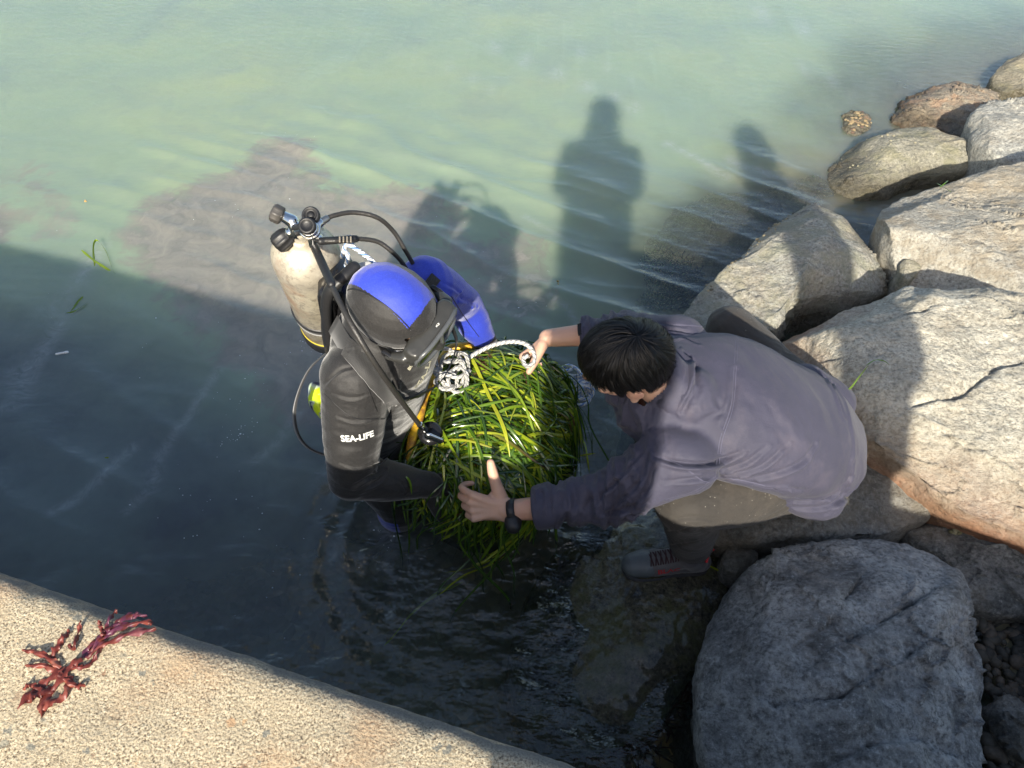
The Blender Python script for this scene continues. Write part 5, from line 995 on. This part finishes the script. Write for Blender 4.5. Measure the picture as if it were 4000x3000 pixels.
# ------------------------------------------------------------------ loose blades
def floater(name, curves, label, cat='seagrass blade', wd=.006, t_=.6, z=.004, group=None, mat=None, dz=0):
    mb = MB()
    for uv in curves:
        C = np.array([A3(*(p if len(p) == 3 else (*p, z))) for p in uv]); C[:, 2] += dz; C = spline(C, 26); nr = np.tile([0, 0, 1.], (26, 1)); blade(C, nr, wd, t_, mb, .15)
    return tag(mb.build(name, mat or GRASS), label, cat, group)
GB = 'loose seagrass blades'
floater('seagrass_strand', [[(1130, 1090, .05), (1122, 1140, .02), (1100, 1180, .01), (1060, 1215, .008), (1010, 1235, .006), (960, 1243, .004)], [(1150, 1085, .05), (1135, 1140, .02), (1105, 1190, .01), (1060, 1225, .008), (1000, 1250, .0), (950, 1290, -.01)], [(1140, 1080, .05), (1128, 1150, .015), (1080, 1205, .008), (1020, 1228, .006)], [(1120, 1100, .03), (1115, 1150, .01), (1090, 1185, .006), (1050, 1210, .004)]], 'long bright seagrass blades trailing in a curve on the dark water below the near hand', group=GB, wd=.008, t_=.84, dz=.020)
floater('seagrass_strand', [[(1010, 1250, -.01), (960, 1275, -.02), (900, 1320, -.03), (850, 1380, -.04), (830, 1400, -.05)], [(1000, 1262, -.01), (930, 1300, -.03), (880, 1340, -.04)]], 'thin sunken blade trailing from the curve towards the pier', group=GB, wd=.005, t_=.75, dz=.018)
floater('seagrass_strand', [[(1150, 1000, .12), (1170, 985, .10), (1195, 965, .08), (1218, 952, .06)], [(1178, 1010, .03), (1210, 1000, .02), (1245, 992, .01), (1285, 985, .006)], [(1245, 940, -.01), (1262, 965, -.01), (1268, 1000, -.01), (1272, 1030, -.02)]], 'pale green blades spreading from the right side of the heap over the water', group=GB, wd=.006, t_=.84, dz=.018)
floater('seagrass_strand', [[(1175, 1005, .12), (1160, 1030, .13), (1145, 1060, .13), (1135, 1085, .12)]], 'single yellow green blade hanging at the lower right corner of the heap', group=GB, wd=.009, t_=.82)
floater('seagrass_strand', [[(835, 1015, .46), (868, 1022, .475), (885, 1040, .465), (890, 1070, .44)]], 'blade stuck across the diver\'s near forearm', group=GB, wd=.010, t_=.45)
floater('seagrass_strand', [[(176, 540, .006), (200, 560, .004), (230, 580, .002), (258, 600, -.01)], [(205, 575, .0), (202, 550, .006), (203, 525, .02), (212, 520, .02), (230, 545, .004), (245, 585, .0), (255, 600, -.01)], [(200, 560, 0), (212, 600, -.02), (216, 640, -.03)], [(215, 570, .0), (235, 600, -.01)]], 'bright green blades floating crossed at the left, just past the pier shadow', group=GB, wd=.011, t_=.62)
floater('seagrass_strand', [[(55, 690, -.02), (110, 685, -.01), (160, 672, .003), (190, 652, .003)], [(150, 680, -.01), (165, 655, .002), (180, 640, .004)], [(140, 695, -.02), (160, 665, .0), (195, 620, -.01)]], 'dim green blades lying crossed in the shade at the left', group=GB, wd=.008, t_=.5)
floater('seagrass_strand', [[(322, 752, .003), (345, 735, .002), (390, 705, -.004), (430, 675, -.006), (485, 665, -.01)]], 'long thin brownish blade alone in the shaded water', group=GB, wd=.007, t_=.4)
floater('seagrass_strand', [[(212, 995, -.004), (235, 988, .004)]], 'short blade stub in the shaded water at the far left', group=GB, wd=.007, t_=.6)
floater('seagrass_strand', [[(1870, 790, .505), (1890, 778, .508), (1910, 780, .508), (1926, 793, .505)], [(1812, 848, .497), (1835, 840, .502), (1855, 815, .505), (1875, 790, .507)]], 'curled green blade on the shaded part of the largest sunlit boulder', group=GB, wd=.005, t_=.5)
floater('seagrass_strand', [[(2030, 405, .475), (2042, 395, .48), (2048, 390, .48)], [(2022, 395, .47), (2035, 402, .478), (2055, 415, .478)]], 'small green blade near the top edge of the mud patched boulder', group=GB, wd=.005, t_=.45)
floater('seagrass_strand', [[(1532, 1222, .06), (1548, 1230, .05), (1565, 1238, .04)]], 'yellowish stalk beside the heel of the shoe', group=GB, wd=.007, t_=.8)
# ------------------------------------------------------------------ small litter and foam
mb = MB(); mb.add(*tubegeo([A3(122, 765, .006), A3(143, 761, .006)], .0042, 10)); mb.add(*tubegeo([A3(142, 761.5, .006), A3(145, 761, .006)], .006, 10)); tag(mb.build('litter_stick', plain('white_plastic', (.8, .8, .78), .4)), 'short white stick floating in the shaded water at the left', 'litter')
mb = MB(); mb.add(*ellgeo(A3(185, 436, .004), (.008, .005, .004))); mb.add(*ellgeo(A3(184, 433, .006), (.004, .004, .003))); tag(mb.build('leaf_scrap', plain('orange_scrap', (.55, .33, .10), .6)), 'tiny orange brown scrap floating in the sunlit water at the left', 'litter')
mb = MB(); mb.add(*ellgeo(A3(1205, 607, .004), (.006, .005, .004))); mb.add(*ellgeo(A3(1206, 613, .004), (.003, .007, .002))); tag(mb.build('leaf_scrap', plain('brown_scrap', (.25, .17, .05), .6)), 'tiny brown bud floating between the blue sleeve and the rocks', 'litter')
mb = MB(); r4 = np.random.default_rng(5)
def specks(n, u0, v0, u1, v1, sp, smin, smax):
    for _ in range(n):
        t = r4.uniform(); u, v = u0+(u1-u0)*t+r4.normal(0, sp), v0+(v1-v0)*t+r4.normal(0, sp); s_ = r4.uniform(smin, smax)*(1 if r4.uniform() < .9 else 1.8); p = A3(u, v, .0035); 
        if abs(p[0]) < 6: V, F = ellgeo(p, (s_, s_*r4.uniform(.5, 1), s_*.3), None, 8, 6); mb.add(V, F)
specks(26, 560, 900, 480, 970, 12, .0008, .0022); specks(16, 655, 740, 690, 765, 9, .001, .003); specks(18, 485, 870, 560, 830, 22, .0008, .002); specks(14, 520, 830, 620, 780, 16, .0008, .0025)
specks(24, 560, 290, 690, 300, 8, .001, .002); specks(34, 980, 450, 1210, 690, 45, .0008, .002); specks(36, 200, 690, 700, 1200, 90, .0007, .0018); specks(20, 260, 1000, 640, 1350, 60, .0008, .0024); specks(10, 455, 470, 640, 380, 25, .001, .002); specks(14, 800, 1130, 850, 1180, 14, .0008, .002)
tag(mb.build('foam_specks', plain('foam', (.62, .66, .68), .5)), 'scattered tiny white foam specks on the water', 'foam', kind='stuff')
# purple weed under water
def weed(u, v, r_, n, z0, label, col=(.05, .022, .045), hgt=.12):
    c0 = A3(u, v, z0); mb = MB()
    for k in range(n):
        a, q = r4.uniform(0, 2*math.pi), r_*math.sqrt(r4.uniform()); p = c0+np.array([q*math.cos(a), q*math.sin(a), -hgt*.3*(q/r_)**2]); d = np.array([*r4.normal(0, .5, 2), 1.]); pts = [p, p+d*hgt*.25, p+d*hgt*.5+np.array([*r4.normal(0, .02, 2), 0])]; mb.add(*tubegeo(pts, [.004, .007, .002], 4, n=6, cap=False, flat=.35))
    return tag(mb.build('seaweed', plain('purple_weed_%d' % u, col, 1.0, Specular_IOR_Level=0.0)), label, 'seaweed')
weed(1885, 145, .26, 900, -.07, 'round dark purple seaweed clump under water at the upper right', hgt=.07); weed(1795, 215, .20, 450, -.08, 'purple seaweed patch under water nearer the barnacle crusted stone', hgt=.07); weed(1430, 600, .20, 500, -.16, 'dark weed on the sea floor left of the rounded boulder', (.03, .03, .025))
weed(1330, 1560, .16, 400, -.07, 'dark red brown weed along the lower edge of the awash rock', (.05, .018, .014), .08); weed(1500, 1470, .11, 260, -.05, 'dark red weed between the awash rock and the blue grey boulder', (.06, .016, .012), .07)
# ------------------------------------------------------------------ red seaweed on the pier
RED = NT('red_seaweed'); c = RED.ramp(RED.noise(30, 4, .6), [(.35, (.08, .014, .011)), (.55, (.20, .040, .028)), (.75, (.46, .18, .12))]); c = RED.mix(RED.math('MULTIPLY', RED.attr('p'), RED.ramp(RED.noise(60, 3), [(.45, 0), (.55, 1)])), c, (.12, .03, .06)); RED = RED.done(RED.n('ShaderNodeMixShader', {0: .2, 1: RED.bsdf(Base_Color=c, Roughness=.42, Coat_Weight=.12), 2: RED.n('ShaderNodeBsdfTranslucent', {'Color': c})}))
mb = MB()
def frond(pts, w0, w1, purple=0., seed=0, lift=.005):
    C = spline([A3(u, v, .96+lift) for u, v in pts], 34); n = len(C); t = np.linspace(0, 1, n); T = np.gradient(C, axis=0); T /= np.linalg.norm(T, axis=1)[:, None]; B = np.cross(T, (0, 0, 1.)); B /= np.linalg.norm(B, axis=1)[:, None]; r5 = np.random.default_rng(seed)
    w_ = .5*(w0+(w1-w0)*t)*(.75+.45*np.abs(np.sin(t*9+seed)))*np.minimum(1, (1-t)*5+.15); k = 9; V = []
    for j in range(k):
        s_ = (j/(k-1)-.5)*2; ruff = (.0035*abs(s_)**2)*np.sin(t*26+seed*2+s_*2)+.002*np.sin(t*15+seed); ed = 1+.35*abs(s_)*fbm(np.c_[t*14, np.full(n, s_), np.full(n, seed*1.)], 1, 3, 2)
        V.append(C+B*(w_*s_*ed)[:, None]+np.array([0, 0, 1.])*(ruff+.003*(1-s_*s_)+lift*.4*np.sin(t*5+seed))[:, None])
    V = np.stack(V, 1).reshape(-1, 3); V[:, 2] = np.maximum(V[:, 2], .962)
    mb.add(V, [(i*k+j, i*k+j+1, (i+1)*k+j+1, (i+1)*k+j) for i in range(n-1) for j in range(k-1)], p=np.full(len(V), purple))
for i, (pts, a, b, pu) in enumerate([([(180, 1425), (150, 1445), (125, 1475), (95, 1510), (90, 1550)], .010, .012, 0), ([(170, 1430), (135, 1450), (100, 1470), (65, 1500), (38, 1532)], .011, .013, 0), ([(165, 1435), (130, 1450), (100, 1440), (55, 1438)], .009, .008, 0), ([(150, 1460), (140, 1500), (110, 1520), (85, 1540)], .010, .010, 0), ([(110, 1420), (125, 1395), (140, 1375), (150, 1360)], .011, .007, 0), ([(130, 1445), (110, 1425), (75, 1408), (48, 1405)], .009, .006, 0), ([(150, 1395), (160, 1400), (168, 1365), (175, 1340)], .005, .005, 0),
        ([(130, 1460), (160, 1480), (185, 1480)], .008, .008, 0), ([(175, 1425), (190, 1400), (215, 1380), (250, 1360), (290, 1345)], .006, .012, 1), ([(180, 1420), (210, 1390), (240, 1365), (275, 1335), (300, 1325)], .005, .010, 1), ([(185, 1420), (220, 1395), (260, 1378), (305, 1365), (338, 1358)], .006, .011, .6), ([(200, 1400), (222, 1370), (235, 1345), (245, 1325), (255, 1318)], .004, .007, 1), ([(225, 1375), (218, 1355), (212, 1340)], .007, .005, 0),
        ([(230, 1365), (260, 1340), (285, 1330), (318, 1330)], .006, .009, 1), ([(160, 1440), (185, 1440), (205, 1420), (220, 1400)], .006, .006, .3), ([(90, 1500), (70, 1480), (50, 1490)], .009, .006, 0), ([(115, 1490), (80, 1500), (55, 1520)], .012, .010, 0), ([(240, 1350), (280, 1350), (320, 1345), (330, 1350)], .005, .008, 1)]): frond(pts, a, b, pu, i+1)
tag(mb.build('red_seaweed', RED), 'dried red brown seaweed spread on the pier edge', 'seaweed')
# ------------------------------------------------------------------ shells and gravel
def patch(name, n, poly, z, smin, smax, cols, label, cat, kind='stuff', zf=None, flat=.5, onto=None):
    P_ = UV(poly, z); A_ = np.array([tuple(p)[:2] for p in P_]); l_, h_ = A_.min(0), A_.max(0); mb = MB(); k = 0
    while k < n:
        p = r4.uniform(l_, h_)
        if polydist(np.array([[*p, 0]]), P_)[0] > 0: continue
        k += 1; s_ = r4.uniform(smin, smax); zz = z
        if onto is not None:
            r = onto.ray_cast(Vector((*p, 2)), Vector((0, 0, -1)))
            if r[0] is None: continue
            zz = r[0].z
        V, F = ellgeo((0, 0, 0), (s_, s_*r4.uniform(.55, 1), s_*flat), None, 10, 7); V = V*(1+.22*fbm(V/s_+k, 1.2, 2, 3))[:, None]; a = r4.uniform(0, 6.28); R_ = np.array([[math.cos(a), math.sin(a), 0], [-math.sin(a), math.cos(a), 0], [0, 0, 1]]); mb.add(V@R_+np.array([*p, zz]), F, t=np.full(len(V), r4.uniform()))
    m = NT(name); c = m.ramp(m.attr('t'), [(i/(len(cols)-1), c_) for i, c_ in enumerate(cols)]); c = m.mix(m.noise(70, 4), c, m.mix(1, c, (.45, .43, .4), 'MULTIPLY')); M = m.done(m.bsdf(Base_Color=c, Roughness=.7, Normal=m.bump(m.noise(120, 4), .6, .003)))
    return tag(mb.build(name, M), label, cat, kind=kind)
rk = {o['label'].split(',')[0]: o for o in S.objects if o.name.startswith('rock')}
def rockb(s_): return bvh(next(o for k, o in rk.items() if k.startswith(s_)))
patch('barnacles', 150, [(1500, 640), (1560, 590), (1610, 545), (1650, 490), (1690, 455), (1720, 440), (1730, 460), (1680, 510), (1640, 570), (1580, 620), (1520, 670)], .1, .003, .010, [(.10, .09, .06), (.32, .26, .15), (.50, .42, .26)], 'small shells crusting the waterline of the rounded boulder', 'barnacles', onto=rockb('rounded boulder crossed'))
patch('barnacles', 22, [(1830, 310), (1950, 290), (2010, 310), (1990, 345), (1900, 370), (1830, 350)], .1, .004, .009, [(.36, .33, .22), (.48, .44, .30)], 'star shaped limpets on the low flat boulder', 'barnacles', onto=rockb('low flat'))
patch('barnacles', 60, [(1815, 252), (1858, 240), (1885, 270), (1840, 292)], .0, .006, .014, [(.30, .22, .12), (.46, .36, .2), (.12, .07, .06)], 'barnacles on the stone breaking the surface', 'barnacles', onto=rockb('barnacle'))
patch('gravel', 420, [(2085, 1310), (2200, 1320), (2330, 1330), (2400, 1700), (2140, 1760), (2130, 1450)], .085, .010, .026, [(.035, .035, .03), (.08, .075, .06), (.15, .12, .09)], 'dark pebbles filling the gap right of the blue grey boulder', 'gravel', flat=.7)
patch('gravel', 260, [(2020, 1060), (2080, 1060), (2140, 1110), (2125, 1150), (2060, 1150), (2030, 1110)], .185, .005, .014, [(.16, .15, .07), (.30, .28, .15), (.42, .38, .24)], 'crumbly olive yellow growth beside the rust brown side of the boulder', 'growth', onto=rockb('dark mossy'))
# ------------------------------------------------------------------ onlookers on the pier, just outside the picture; their shadows fall into it
def onlooker(x, y, label, h=.96, tall=1.72, lean=.12, arms=True, col=(.05, .05, .06), yaw=0):
    s = tall/1.72; c = np.array([x, y, h]); f = np.array([math.sin(yaw), math.cos(yaw), 0]); l = np.array([-f[1], f[0], 0]); z = np.array([0, 0, 1.]); Q = lambda a, b_, u_: c+s*(f*a+l*b_+z*u_)
    hip, chest, nk, hd_ = Q(-.04, 0, .92), Q(.02+lean*.6, 0, 1.28), Q(.05+lean, 0, 1.45), Q(.09+lean, 0, 1.58)
    g = [ellgeo(hd_, (.085*s, .08*s, .11*s)), tubegeo([nk, hd_], [.055*s, .05*s], 14), tubegeo([hip, chest, nk-z*.06*s], [.14*s, .155*s, .12*s], 20, ref=l, flat=.65)]
    arms_ = []
    for sg in (1, -1):
        sh_, el_, wr_ = Q(.02+lean*.8, .165*sg, 1.38), Q(.07+lean, .185*sg, 1.12), Q(.26+lean, .08*sg, 1.22) if arms else Q(.05+lean, .26*sg, .86)
        arms_.append(tubegeo([sh_, el_, wr_], [.06*s, .05*s, .038*s], 14)); g.append(tubegeo([sh_, el_, wr_], [.05*s, .04*s, .03*s], 12)); hh, _, _ = hand(wr_, wr_-el_, z, -l*sg, size=s); g += hh
        g.append(tubegeo([Q(-.03, .07*sg, .90), Q(.0, .07*sg, .48), Q(-.02, .07*sg, .08)], [.09*s, .06*s, .045*s], 14)); g.append(tubegeo([Q(-.05, .07*sg, .045), Q(.15, .08*sg, .04)], [.04*s, .035*s], 12))
    root = remesh('person', g, .008, SKIN, None, smooth=3); tag(root, label, 'person')
    remesh('coat', [tubegeo([hip-z*.05*s, chest, nk-z*.05*s], [.175*s, .18*s, .13*s], 22, ref=l, flat=.75), tubegeo([nk-z*.03*s, hd_*.6+nk*.4-f*.03*s], [.11*s, .10*s], 16)]+arms_, .008, plain('coat_%d' % int(x*100), col, .8), root, smooth=3, disp=lambda V, N: .006*fbm(V, 9, 2, 3))
    tr = [tubegeo([Q(-.03, .06*sg, .93), Q(.0, .07*sg, .48), Q(-.02, .07*sg, .10)], [.10*s, .08*s, .07*s], 16) for sg in (1, -1)]; remesh('trousers', tr, .008, plain('trousers_%d' % int(x*100), (.03, .03, .035), .8), root, smooth=3)
    remesh('hair', [ellgeo(hd_+z*.02*s-f*.015*s, (.095*s, .09*s, .11*s))], .008, plain('hair_%d' % int(x*100), (.015, .013, .012), .6), root, smooth=3)
    return root
onlooker(.10, -.42, 'person standing on the pier behind the viewpoint holding up a phone', lean=.1)
onlooker(1.0, -.50, 'person in profile standing on the pier right of the viewpoint, arms down', arms=False, tall=1.75, lean=.0, yaw=-1.6)
